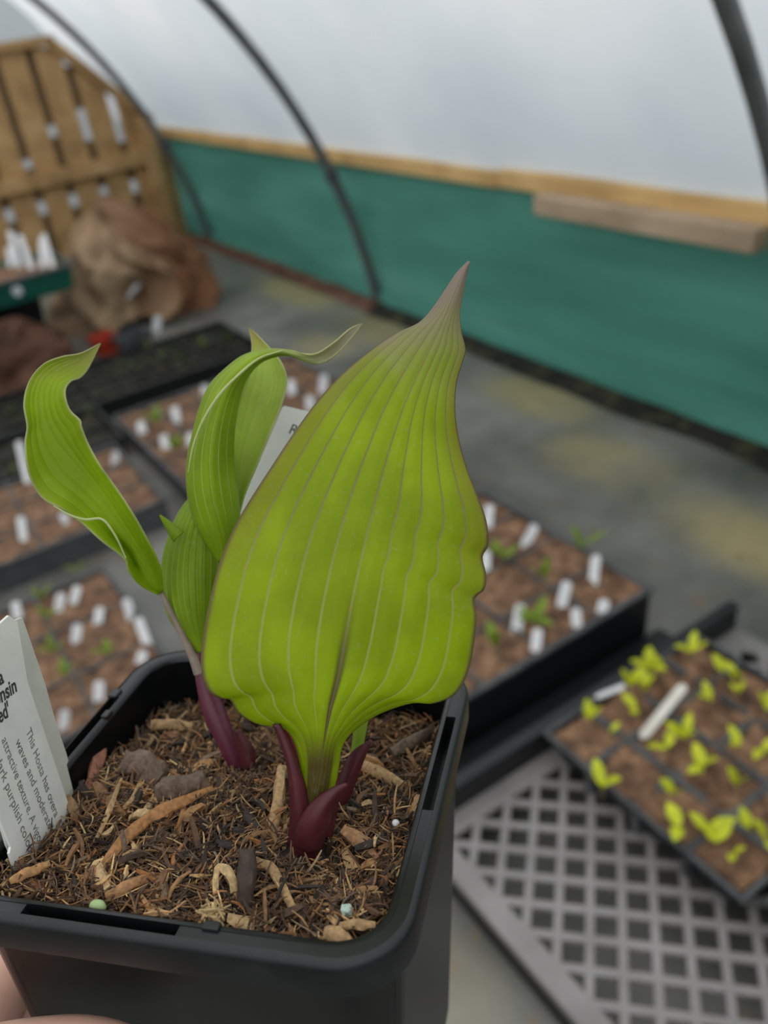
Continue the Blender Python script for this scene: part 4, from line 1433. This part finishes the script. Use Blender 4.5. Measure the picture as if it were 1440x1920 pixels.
# the big front leaf, stalk and blade in one
leaf(M['leaf_big'],
     mid=[(0, 576, 1590), (0.06, 590, 1510), (0.11, 602, 1440), (0.145, 607, 1400), (0.175, 612, 1368), (0.21, 620, 1325), (0.26, 634, 1268), (0.32, 647, 1200), (0.40, 664, 1110), (0.48, 684, 1020), (0.56, 706, 930),
          (0.64, 730, 845), (0.72, 758, 762), (0.80, 795, 680), (0.87, 828, 612), (0.93, 852, 553), (0.97, 868, 512), (1, 879, 491)],
     left=[(0, 558, 1585), (0.06, 562, 1510), (0.11, 563, 1440), (0.145, 554, 1400), (0.165, 536, 1374), (0.185, 512, 1362), (0.205, 480, 1356), (0.225, 447, 1336), (0.245, 432, 1312), (0.27, 412, 1308), (0.30, 390, 1293), (0.335, 378, 1252),
           (0.38, 382, 1190), (0.43, 397, 1112), (0.48, 416, 1045), (0.53, 442, 985), (0.58, 474, 930), (0.63, 508, 878), (0.68, 548, 818), (0.73, 590, 760), (0.78, 640, 704), (0.83, 700, 655), (0.87, 748, 624), (0.895, 786, 606),
           (0.92, 812, 578), (0.95, 838, 540), (0.975, 857, 512), (1, 879, 490)],
     right=[(0, 600, 1585), (0.06, 622, 1510), (0.11, 634, 1440), (0.145, 640, 1402), (0.165, 656, 1376), (0.185, 692, 1348), (0.205, 730, 1330), (0.225, 775, 1317), (0.25, 812, 1318), (0.275, 846, 1306), (0.305, 866, 1284), (0.335, 880, 1250),
            (0.38, 889, 1200), (0.42, 893, 1158), (0.455, 890, 1120), (0.468, 907, 1106), (0.49, 911, 1080), (0.52, 904, 1044), (0.545, 915, 1020), (0.575, 911, 976), (0.61, 893, 925), (0.65, 876, 882), (0.69, 861, 830), (0.73, 853, 775),
            (0.77, 855, 720), (0.805, 866, 680), (0.83, 872, 656), (0.86, 864, 622), (0.90, 861, 588), (0.94, 867, 552), (0.97, 873, 520), (1, 880, 490)],
     depth=[(0, 0.2078), (0.11, 0.2040), (0.17, 0.2015), (0.25, 0.1985), (0.4, 0.196), (0.6, 0.1965), (0.8, 0.200), (1, 0.205)],
     bulge=[(0, 0.003), (0.12, 0.0035), (0.2, 0.006), (0.35, 0.0085), (0.6, 0.0065), (0.8, 0.004), (0.93, 0.003), (1, 0.001)],
     pleat=0.0005, nple=5, wav=0.0008, nv=150, nu=81, label='largest leaf, purple-tipped and facing the camera')

# the curled leaf on the left
leaf(M['leaf_curl'],
     mid=[(0, 302, 1112), (0.1, 282, 1072), (0.2, 252, 1022), (0.3, 216, 968), (0.4, 180, 915), (0.5, 140, 868), (0.6, 106, 826), (0.7, 86, 784), (0.78, 82, 742), (0.85, 94, 710), (0.91, 122, 690), (0.96, 154, 674), (1, 188, 644)],
     left=[(0, 297, 1115), (0.08, 262, 1096), (0.15, 241, 1068), (0.19, 234, 1048), (0.28, 193, 1016), (0.37, 150, 978), (0.44, 118, 956), (0.52, 77, 932), (0.6, 53, 885), (0.67, 47, 832), (0.73, 51, 800), (0.79, 45, 756), (0.85, 56, 712),
           (0.89, 82, 682), (0.93, 118, 668), (0.965, 152, 662), (1, 188, 643)],
     right=[(0, 305, 1108), (0.1, 298, 1058), (0.2, 266, 992), (0.3, 232, 936), (0.37, 202, 893), (0.41, 192, 880), (0.5, 168, 838), (0.57, 153, 802), (0.61, 150, 788), (0.67, 132, 770), (0.73, 123, 748), (0.79, 123, 728), (0.85, 134, 714), (0.90, 150, 708),
            (0.95, 166, 690), (1, 189, 644)],
     depth=[(0, 0.2365), (0.3, 0.229), (0.6, 0.2235), (0.8, 0.224), (0.92, 0.229), (1, 0.234)],
     bulge=[(0, -0.002), (0.2, -0.006), (0.5, -0.006), (0.8, -0.004), (1, 0.0)],
     pleat=0.0006, nple=4, wav=0.0009, nv=120, nu=49, label='narrow lime leaf on the left with a hooked tip',
     extra=lambda u, t: (0.006 * math.exp(-((t - 0.22) / 0.09) ** 2) * math.exp(-((u + 0.55) / 0.18) ** 2)))

# the arching leaf in the middle with the long pointed tip
leaf(M['leaf_mid'],
     mid=[(0, 422, 1046), (0.08, 418, 1012), (0.16, 410, 975), (0.24, 400, 935), (0.32, 394, 890), (0.4, 394, 845), (0.48, 402, 795), (0.56, 416, 748), (0.64, 442, 704), (0.72, 480, 672), (0.8, 524, 660), (0.86, 564, 668), (0.91, 606, 670), (0.96, 648, 638), (1, 679, 607)],
     left=[(0, 410, 1054), (0.08, 394, 1030), (0.16, 374, 996), (0.24, 357, 955), (0.32, 350, 905), (0.4, 352, 858), (0.48, 363, 806), (0.54, 374, 766), (0.60, 392, 724), (0.66, 420, 694), (0.72, 456, 667), (0.78, 500, 655), (0.84, 545, 657), (0.89, 588, 664),
           (0.94, 626, 642), (0.975, 656, 616), (1, 678, 606)],
     right=[(0, 436, 1036), (0.08, 446, 1000), (0.16, 449, 965), (0.24, 445, 920), (0.32, 440, 880), (0.4, 438, 840), (0.48, 441, 790), (0.54, 450, 745), (0.60, 464, 708), (0.66, 486, 682), (0.72, 514, 669), (0.78, 545, 666), (0.83, 572, 677), (0.88, 602, 682),
            (0.93, 634, 661), (0.97, 660, 632), (1, 680, 608)],
     depth=[(0, 0.232), (0.2, 0.226), (0.45, 0.222), (0.65, 0.224), (0.8, 0.227), (1, 0.221)],
     bulge=[(0, 0.003), (0.3, 0.010), (0.6, 0.009), (0.8, 0.004), (0.9, -0.002), (1, 0.0)],
     pleat=0.0006, nple=4, wav=0.0005, nv=130, nu=49, label='arching middle leaf whose thin grey tip points right')

# leaf behind it
leaf(M['leaf_pale'],
     mid=[(0, 440, 975), (0.2, 452, 900), (0.4, 472, 830), (0.6, 497, 755), (0.75, 506, 705), (0.88, 494, 655), (1, 469, 616)],
     left=[(0, 426, 975), (0.2, 424, 900), (0.4, 424, 830), (0.6, 436, 755), (0.75, 456, 705), (0.88, 472, 655), (1, 467, 615)],
     right=[(0, 446, 975), (0.1, 458, 930), (0.25, 482, 872), (0.4, 502, 822), (0.52, 519, 782), (0.60, 530, 752), (0.68, 538, 714), (0.76, 530, 685), (0.84, 516, 664), (0.92, 494, 640), (1, 470, 616)],
     depth=[(0, 0.243), (0.5, 0.240), (1, 0.245)], bulge=[(0, -0.002), (0.5, -0.006), (1, 0)],
     pleat=0.0005, nple=4, wav=0.0005, nv=80, nu=41, label='pale leaf behind the arching middle leaf')

# short leaf low on the left, wrapped round the stem
leaf(M['leaf_low'],
     mid=[(0, 378, 1222), (0.2, 364, 1165), (0.4, 356, 1105), (0.6, 356, 1045), (0.8, 366, 985), (1, 388, 920)],
     left=[(0, 368, 1224), (0.12, 340, 1192), (0.25, 314, 1152), (0.38, 302, 1104), (0.5, 303, 1058), (0.65, 315, 1008), (0.8, 336, 960), (0.92, 362, 928), (1, 386, 916)],
     right=[(0, 388, 1218), (0.15, 402, 1170), (0.3, 414, 1110), (0.5, 420, 1050), (0.7, 416, 990), (0.85, 406, 950), (1, 390, 918)],
     depth=[(0, 0.2385), (0.4, 0.2345), (1, 0.238)], bulge=[(0, 0.003), (0.4, 0.008), (1, 0.002)],
     pleat=0.0007, nple=4, nv=80, nu=49, label='short ribbed leaf wrapped round the purple stem')
leaf(M['leaf_low'], mid=[(0, 333, 1008), (0.5, 318, 986), (1, 300, 966)], left=[(0, 326, 1016), (0.5, 311, 990), (1, 299, 967)], right=[(0, 345, 998), (0.5, 327, 984), (1, 301, 965)],
     depth=[(0, 0.2330), (1, 0.2335)], bulge=[(0, 0.001), (1, 0)], nv=16, nu=9, name='leaf_tip', label='tiny green leaf tip poking out on the left')


def px_tube(name, pts, mat, n=16, flat=1.0, label=None):
    """tapered stalk through (px, py, depth, radius in photo pixels)"""
    keys = [(i, at_depth(p[0], p[1], p[2])) for i, p in enumerate(pts)]
    rk = [(i, np.array([p[3] * p[2] / FPX])) for i, p in enumerate(pts)]
    ts = np.linspace(0, len(pts) - 1, 8 * (len(pts) - 1) + 1)
    o = MB().tube([crom(keys, t) for t in ts], [float(crom(rk, t)[0]) for t in ts], n).build(name, mat, plant)
    if label:
        o['label'] = label
    return o


px_tube('leaf_stalk', [(301, 1108, 0.2372, 5), (330, 1166, 0.2388, 6.5), (360, 1226, 0.2396, 9), (374, 1262, 0.240, 11)], M['grey_stem'], label='greyish stalk of the left leaf')
px_tube('stem', [(372, 1225, 0.2405, 9), (380, 1270, 0.2408, 14), (400, 1330, 0.2412, 21), (422, 1385, 0.2412, 18), (440, 1436, 0.2414, 11), (446, 1462, 0.2418, 9)], M['purple_stem'], label='purple-red stem of the left shoot')
px_tube('leaf_stalk', [(424, 1048, 0.2345, 9), (420, 1120, 0.239, 10), (412, 1220, 0.2425, 12), (416, 1290, 0.2425, 11)], M['stalk_green'])
px_tube('leaf_stalk', [(440, 975, 0.2435, 8), (432, 1080, 0.245, 9), (424, 1220, 0.246, 11), (420, 1290, 0.2435, 9)], M['stalk_green'])
px_tube('leaf_stalk', [(690, 1300, 0.226, 14), (678, 1350, 0.2265, 13), (668, 1410, 0.2272, 11), (650, 1490, 0.2262, 10), (636, 1530, 0.222, 9)], M['stalk_green'], label='green stalk behind the right bud scale')


px_tube('rolled_margin', [(353, 885, 0.2238, 1.2), (362, 838, 0.2226, 2.2), (380, 790, 0.2216, 2.6), (410, 742, 0.2212, 2.8), (446, 704, 0.2212, 2.6), (486, 672, 0.2222, 2.2), (530, 657, 0.2236, 1.2)], M['pale_margin'], n=10,
        label='pale rolled margin of the arching leaf')
px_tube('rolled_margin', [(100, 948, 0.2185, 1.0), (132, 966, 0.2190, 2.2), (160, 974, 0.2196, 2.6), (192, 974, 0.2200, 2.4), (216, 1004, 0.2212, 2.2), (236, 1046, 0.2240, 1.2)], M['pale_margin'], n=10,
        label='pale folded margin of the left leaf')


def scale_leaf(mid, left, right, depth, bulge, mat, label=None):
    o = leaf(mat, mid, left, right, depth, bulge, nv=40, nu=17, thick=0.0006, name='bud_scale', label=label)
    return o


# dark red bud scales round the base
scale_leaf([(0, 566, 1592), (0.35, 560, 1520), (0.7, 545, 1430), (1, 520, 1358)], [(0, 540, 1586), (0.35, 545, 1520), (0.6, 540, 1440), (0.85, 523, 1382), (1, 512, 1358)],
           [(0, 592, 1590), (0.35, 580, 1510), (0.6, 562, 1442), (0.85, 540, 1388), (1, 524, 1357)], [(0, 0.2065), (0.4, 0.2042), (1, 0.2030)], [(0, 0.003), (0.5, 0.002), (1, 0.0005)], M['maroon'], 'tall left bud scale')
scale_leaf([(0, 574, 1560), (0.4, 566, 1470), (0.8, 548, 1395), (1, 535, 1352)], [(0, 560, 1560), (0.4, 552, 1470), (0.8, 532, 1390), (1, 528, 1354)],
           [(0, 588, 1560), (0.4, 574, 1462), (0.8, 562, 1392), (0.93, 550, 1364), (1, 538, 1352)], [(0, 0.2085), (0.5, 0.2070), (1, 0.2055)], [(0, 0.001), (1, 0.0)], M['maroon_bright'], 'brighter red bud scale behind the tall left one')
scale_leaf([(0, 578, 1598), (0.3, 585, 1560), (0.6, 606, 1515), (0.85, 630, 1484), (1, 650, 1470)], [(0, 548, 1586), (0.3, 558, 1545), (0.6, 585, 1504), (0.85, 622, 1478), (1, 650, 1468)],
           [(0, 602, 1592), (0.3, 614, 1556), (0.6, 622, 1522), (0.85, 636, 1494), (1, 651, 1471)], [(0, 0.2040), (0.5, 0.2005), (1, 0.2000)], [(0, 0.003), (0.5, 0.003), (1, 0)], M['maroon'], 'front bud scale with a pale curled tip')
scale_leaf([(0, 634, 1512), (0.4, 654, 1462), (0.8, 680, 1406), (1, 696, 1388)], [(0, 618, 1506), (0.4, 640, 1448), (0.7, 660, 1410), (1, 694, 1387)],
           [(0, 652, 1504), (0.4, 668, 1462), (0.7, 682, 1424), (1, 697, 1389)], [(0, 0.2190), (1, 0.2165)], [(0, 0.002), (1, 0)], M['maroon'], 'right bud scale standing apart')
scale_leaf([(0, 606, 1570), (0.5, 620, 1500), (1, 628, 1405)], [(0, 590, 1570), (0.5, 606, 1500), (1, 622, 1410)], [(0, 622, 1568), (0.5, 634, 1498), (1, 632, 1406)],
           [(0, 0.2085), (1, 0.2068)], [(0, 0.002), (1, 0.0)], M['maroon'])
scale_leaf([(0, 470, 1440), (0.5, 462, 1405), (1, 447, 1368)], [(0, 452, 1444), (0.5, 447, 1405), (1, 441, 1370)], [(0, 478, 1436), (0.5, 474, 1402), (1, 450, 1367)],
           [(0, 0.2375), (1, 0.2365)], [(0, 0.002), (1, 0)], M['maroon'], 'withered brown scale right of the purple stem')
px_tube('crown', [(574, 1540, 0.2080, 22), (574, 1575, 0.2080, 27), (572, 1600, 0.2085, 24), (572, 1620, 0.209, 14)], M['maroon'], n=20)

# ================================================================== labels in the pot


def text_mesh(body, size, bold=0.0):
    cu = bpy.data.curves.new('words', 'FONT')
    cu.body = body
    cu.size = size
    cu.offset = bold
    cu.align_x, cu.align_y = 'LEFT', 'BOTTOM_BASELINE'
    cu.extrude = 0.00002
    o = bpy.data.objects.new('words', cu)
    COL.objects.link(o)
    dg = bpy.context.evaluated_depsgraph_get()
    me = bpy.data.meshes.new_from_object(o.evaluated_get(dg))
    V = [tuple(v_.co) for v_ in me.vertices]
    F_ = [tuple(p.vertices) for p in me.polygons]
    bpy.data.objects.remove(o)
    return V, F_


# two printed labels standing against the left wall, one behind the other
lab_n = PMn @ np.array([1.0, 0, 0])          # towards the camera side
lab_u = PMn @ np.array([0, 1.0, 0])          # across: towards the back
lab_v = PMn @ np.array([0, 0, 1.0])


def lab_ab(px, py, xl):
    c = W2L(CAM)
    d = PMn.T @ ray(px, py)
    t = (xl - c[0]) / d[0]
    p = c + d * t
    return (p[1], p[2])


fx, bxp = 0.0105, 0.0078
front = [lab_ab(*p, fx) for p in ((14, 1622), (26, 1632), (97, 1546), (118, 1536), (128, 1512), (101, 1426), (75, 1355), (50, 1280), (18, 1186))]
top = lab_ab(22, 1148, fx)
b0 = front[0]
front = [(b0[0] + 0.0005, -0.022), (front[4][0] - 0.006, -0.022), (front[4][0] - 0.001, front[3][1] - 0.002), (front[4][0], front[4][1]), (front[7][0], front[7][1]), (top[0] + 0.0006, top[1] - 0.003), (top[0] - 0.0015, top[1]),
         (0.0175, top[1] - 0.0012), (0.0165, 0.02), (0.0178, 0.0015), (0.0168, 0.0005), (0.0168, -0.002)]
lf = empty('printed_label', L2W((fx, 0.03, -0.01)), 'front printed white label stuck in the compost at the left pot wall', 'plant label')
V, F_ = plate(front, 0.0007, (L2W((fx, 0, 0)), lab_u, lab_v, lab_n))
card = build('card', V, F_, M['cream_tag'], lf, smooth=False)


def line_from(px0, py0, px1, py1, xl=fx):
    a = np.array(lab_ab(px0, py0, xl))
    b_ = np.array(lab_ab(px1, py1, xl))
    return a, b_


def fit_line(tx, p0, p1, size, xl=fx):
    a, b_ = line_from(*p0, *p1, xl)
    return (tx, size, a[0], a[1], math.atan2(b_[1] - a[1], b_[0] - a[0]), 0)


fr = (L2W((fx, 0, 0)), lab_u, lab_v, lab_n)


def fit_text(lines, mat, parent, bold=0.0):
    o, u, v, n_ = fr
    for (tx, a, b_, hgt) in lines:
        a, b_ = np.array(a), np.array(b_)
        V, F_ = text_mesh(tx, 1.0, bold)
        wid = np.array(V)[:, 0].max()
        L_ = np.linalg.norm(b_ - a)
        dr = (b_ - a) / L_
        up = np.array([-dr[1], dr[0]])
        sx = L_ / wid
        W_ = []
        for (x, y, z) in V:
            q = a + dr * x * sx + up * y * hgt
            W_.append(np.asarray(o) + np.asarray(u) * q[0] + np.asarray(v) * q[1] + np.asarray(n_) * (0.00040 + (0.00004 if z > 0 else 0)))
        build('printed_text', W_, F_, mat, parent, smooth=False)


fit_text([('This Hosta has overa', (0.0327, 0.0238), (0.0338, -0.0042), 0.0030), ('waves and moderatel', (0.0285, 0.0239), (0.0307, -0.0059), 0.0030),
          ('attractive texture. A vigorous', (0.0246, 0.0275), (0.0263, -0.0109), 0.0030), ('dark purplish colour', (0.0211, 0.0246), (0.0224, -0.0066), 0.0030)], M['faded_ink'], card)
fit_text([('Wisconsin', (0.0180, 0.0369), (0.0337, 0.0350), 0.0054), ("'Chered'", (0.0178, 0.0325), (0.0294, 0.0311), 0.0054), ('Hosta', (0.0215, 0.0406), (0.0306, 0.0396), 0.0054)], M['ink'], card, 0.022)

bk = [lab_ab(*p, bxp) for p in ((40, 1158), (82, 1280), (103, 1355), (122, 1411), (126, 1426), (123, 1434), (135, 1482), (136, 1503), (128, 1512))]
lb = empty('printed_label', L2W((bxp, 0.03, -0.01)), 'second white label standing just behind the front printed label', 'plant label')
ol = [(0.022, -0.022), (bk[8][0] - 0.003, -0.022), (bk[8][0], bk[8][1] - 0.002)] + [bk[7], bk[6], bk[5], bk[4], bk[3], bk[2], bk[1], bk[0]] + [(bk[0][0] - 0.004, bk[0][1] + 0.0012), (0.0205, bk[0][1] + 0.0015), (0.0195, 0.0)]
V, F_ = plate(ol, 0.0007, (L2W((bxp, 0, 0)), lab_u, lab_v, lab_n))
build('card', V, F_, M['back_tag'], lb, smooth=False)

# white label behind the leaves at the back of the pot
wl = empty('printed_label', L2W((0.05, 0.093, -0.015)), 'plain white label standing behind the big leaf, only its corner showing', 'plant label')
D1 = 0.262
tl, tr_, bl_ = at_depth(531, 761, D1 - 0.004), at_depth(640, 788, D1 - 0.006), at_depth(418, 1020, D1 + 0.004)
u = tr_ - tl
v = tl - bl_
wd = np.linalg.norm(u)
u = u / wd
hgt = np.linalg.norm(v)
v = v / hgt
v = v - u * np.dot(u, v) * 0.0
n_ = np.cross(u, v)
n_ /= np.linalg.norm(n_)
sk = 0.0
base = bl_


def on_card(px, py):
    r = ray(px, py)
    p = CAM + r * (np.dot(base - CAM, n_) / np.dot(r, n_)) - base
    m_ = np.array([[1.0, np.dot(u, v)], [np.dot(u, v), 1.0]])
    return tuple(np.linalg.solve(m_, [np.dot(p, u), np.dot(p, v)]))


ol = [on_card(*p) for p in ((533, 761), (636, 786), (642, 790), (600, 900), (520, 1080), (446, 1180), (440, 1296), (424, 1296), (416, 1160), (418, 1040), (430, 995), (451, 948), (529, 765))]
V, F_ = plate(ol, 0.0007, (base, u, v, n_))
card = build('card', V, F_, M['white_tag'], wl, smooth=False)
fr = (base, u, v, n_)
Vt, Ft = text_mesh('R', 0.0045)
pR = at_depth(540, 812, D1 - 0.005)
rel = pR - base
W_ = []
side = 1 if np.dot(n_, CAM - base) > 0 else -1
for x, y, z in Vt:
    W_.append(pR + u * x + v * y + n_ * side * (0.0006 + z))
build('printed_text', W_, Ft, M['ink'], card, smooth=False)


# ================================================================== the hand under the pot
hand = empty('hand', L2W((-0.03, 0.03, -0.09)), 'bare hand gripping the black pot from its left side, mostly outside the photo', 'hand')
wrist = (-0.078, 0.010, -0.118)
J, R_, E_ = [], [], []


def joint(p, r, parent=None):
    J.append(p)
    R_.append(r)
    if parent is not None:
        E_.append((parent, len(J) - 1))
    return len(J) - 1


root = joint((-0.048, 0.022, -0.098), 0.022)
w0 = joint(wrist, 0.024, root)
f1 = joint((-0.150, -0.045, -0.158), 0.030, w0)
f2 = joint((-0.250, -0.130, -0.215), 0.038, f1)
FING = [  # knuckle, joints ... tip (pot frame), radius
    ((-0.019, 0.044, -0.060), [(-0.0075, 0.084, -0.058), (-0.003, 0.108, -0.058), (0.014, 0.1150, -0.059), (0.028, 0.1155, -0.060)], 0.0086),
    ((-0.020, 0.046, -0.082), [(-0.0060, 0.088, -0.080), (-0.001, 0.111, -0.080), (0.018, 0.1145, -0.081), (0.034, 0.1145, -0.082)], 0.0088),
    ((-0.019, 0.044, -0.103), [(-0.0045, 0.084, -0.101), (0.000, 0.107, -0.101), (0.016, 0.1120, -0.102), (0.030, 0.1125, -0.103)], 0.0084),
    ((-0.017, 0.038, -0.121), [(-0.0020, 0.072, -0.119), (0.001, 0.090, -0.119), (0.006, 0.1045, -0.120), (0.016, 0.1090, -0.121)], 0.0074)]
for kn, js, r in FING:
    k0 = joint(kn, r * 1.35, root)
    prev = k0
    for i, p in enumerate(js):
        prev = joint(p, r * (1.08, 1.0, 0.92, 0.72)[i], prev)
th0 = joint((-0.046, -0.004, -0.084), 0.019, root)
th1 = joint((-0.016, -0.0105, -0.058), 0.0145, th0)
th2 = joint((0.015, -0.0080, -0.0395), 0.0112, th1)
th3 = joint((0.038, -0.0062, -0.0335), 0.0106, th2)
th4 = joint((0.056, -0.0050, -0.0350), 0.0076, th3)
me = bpy.data.meshes.new('skin')
ho = bpy.data.objects.new('body', me)
inv = np.array(WORLD[hand.name].inverted())
Jw = [inv[:3, :3] @ L2W(p) + inv[:3, 3] for p in J]
me.from_pydata([tuple(p) for p in Jw], E_, [])
me.update()
COL.objects.link(ho)
ho.parent = hand
sm = ho.modifiers.new('skin', 'SKIN')
sm.use_smooth_shade = True
sv = me.skin_vertices[0].data
for i, r in enumerate(R_):
    sv[i].radius = (r, r)
    sv[i].use_root = (i == 0)
ss = ho.modifiers.new('smooth', 'SUBSURF')
ss.levels = ss.render_levels = 2
dg = bpy.context.evaluated_depsgraph_get()
me2 = bpy.data.meshes.new_from_object(ho.evaluated_get(dg))
me2.name = 'hand_skin'
ho.modifiers.clear()
ho.data = me2
me2.materials.clear()
me2.materials.append(M['skin'])
me2.polygons.foreach_set('use_smooth', [True] * len(me2.polygons))
# thumb nail, on the side that faces away from the pot
c = np.array((0.0505, -0.0135, -0.0345))
V = []
for i in range(7):
    for j in range(6):
        a, b_ = -1 + 2 * i / 6, j / 5
        V.append(L2W((c[0] - 0.006 + 0.012 * b_, c[1] + 0.0022 * a * a + 0.0012 * (b_ - 0.4) ** 2, c[2] + 0.0050 * a * (1 - 0.25 * max(0, b_ - 0.7) * 3) + 0.0008 * b_)))
o = build('nail', V, grid_faces(7, 6), M['nail'], hand)
s = o.modifiers.new('thick', 'SOLIDIFY')
s.thickness = 0.0005
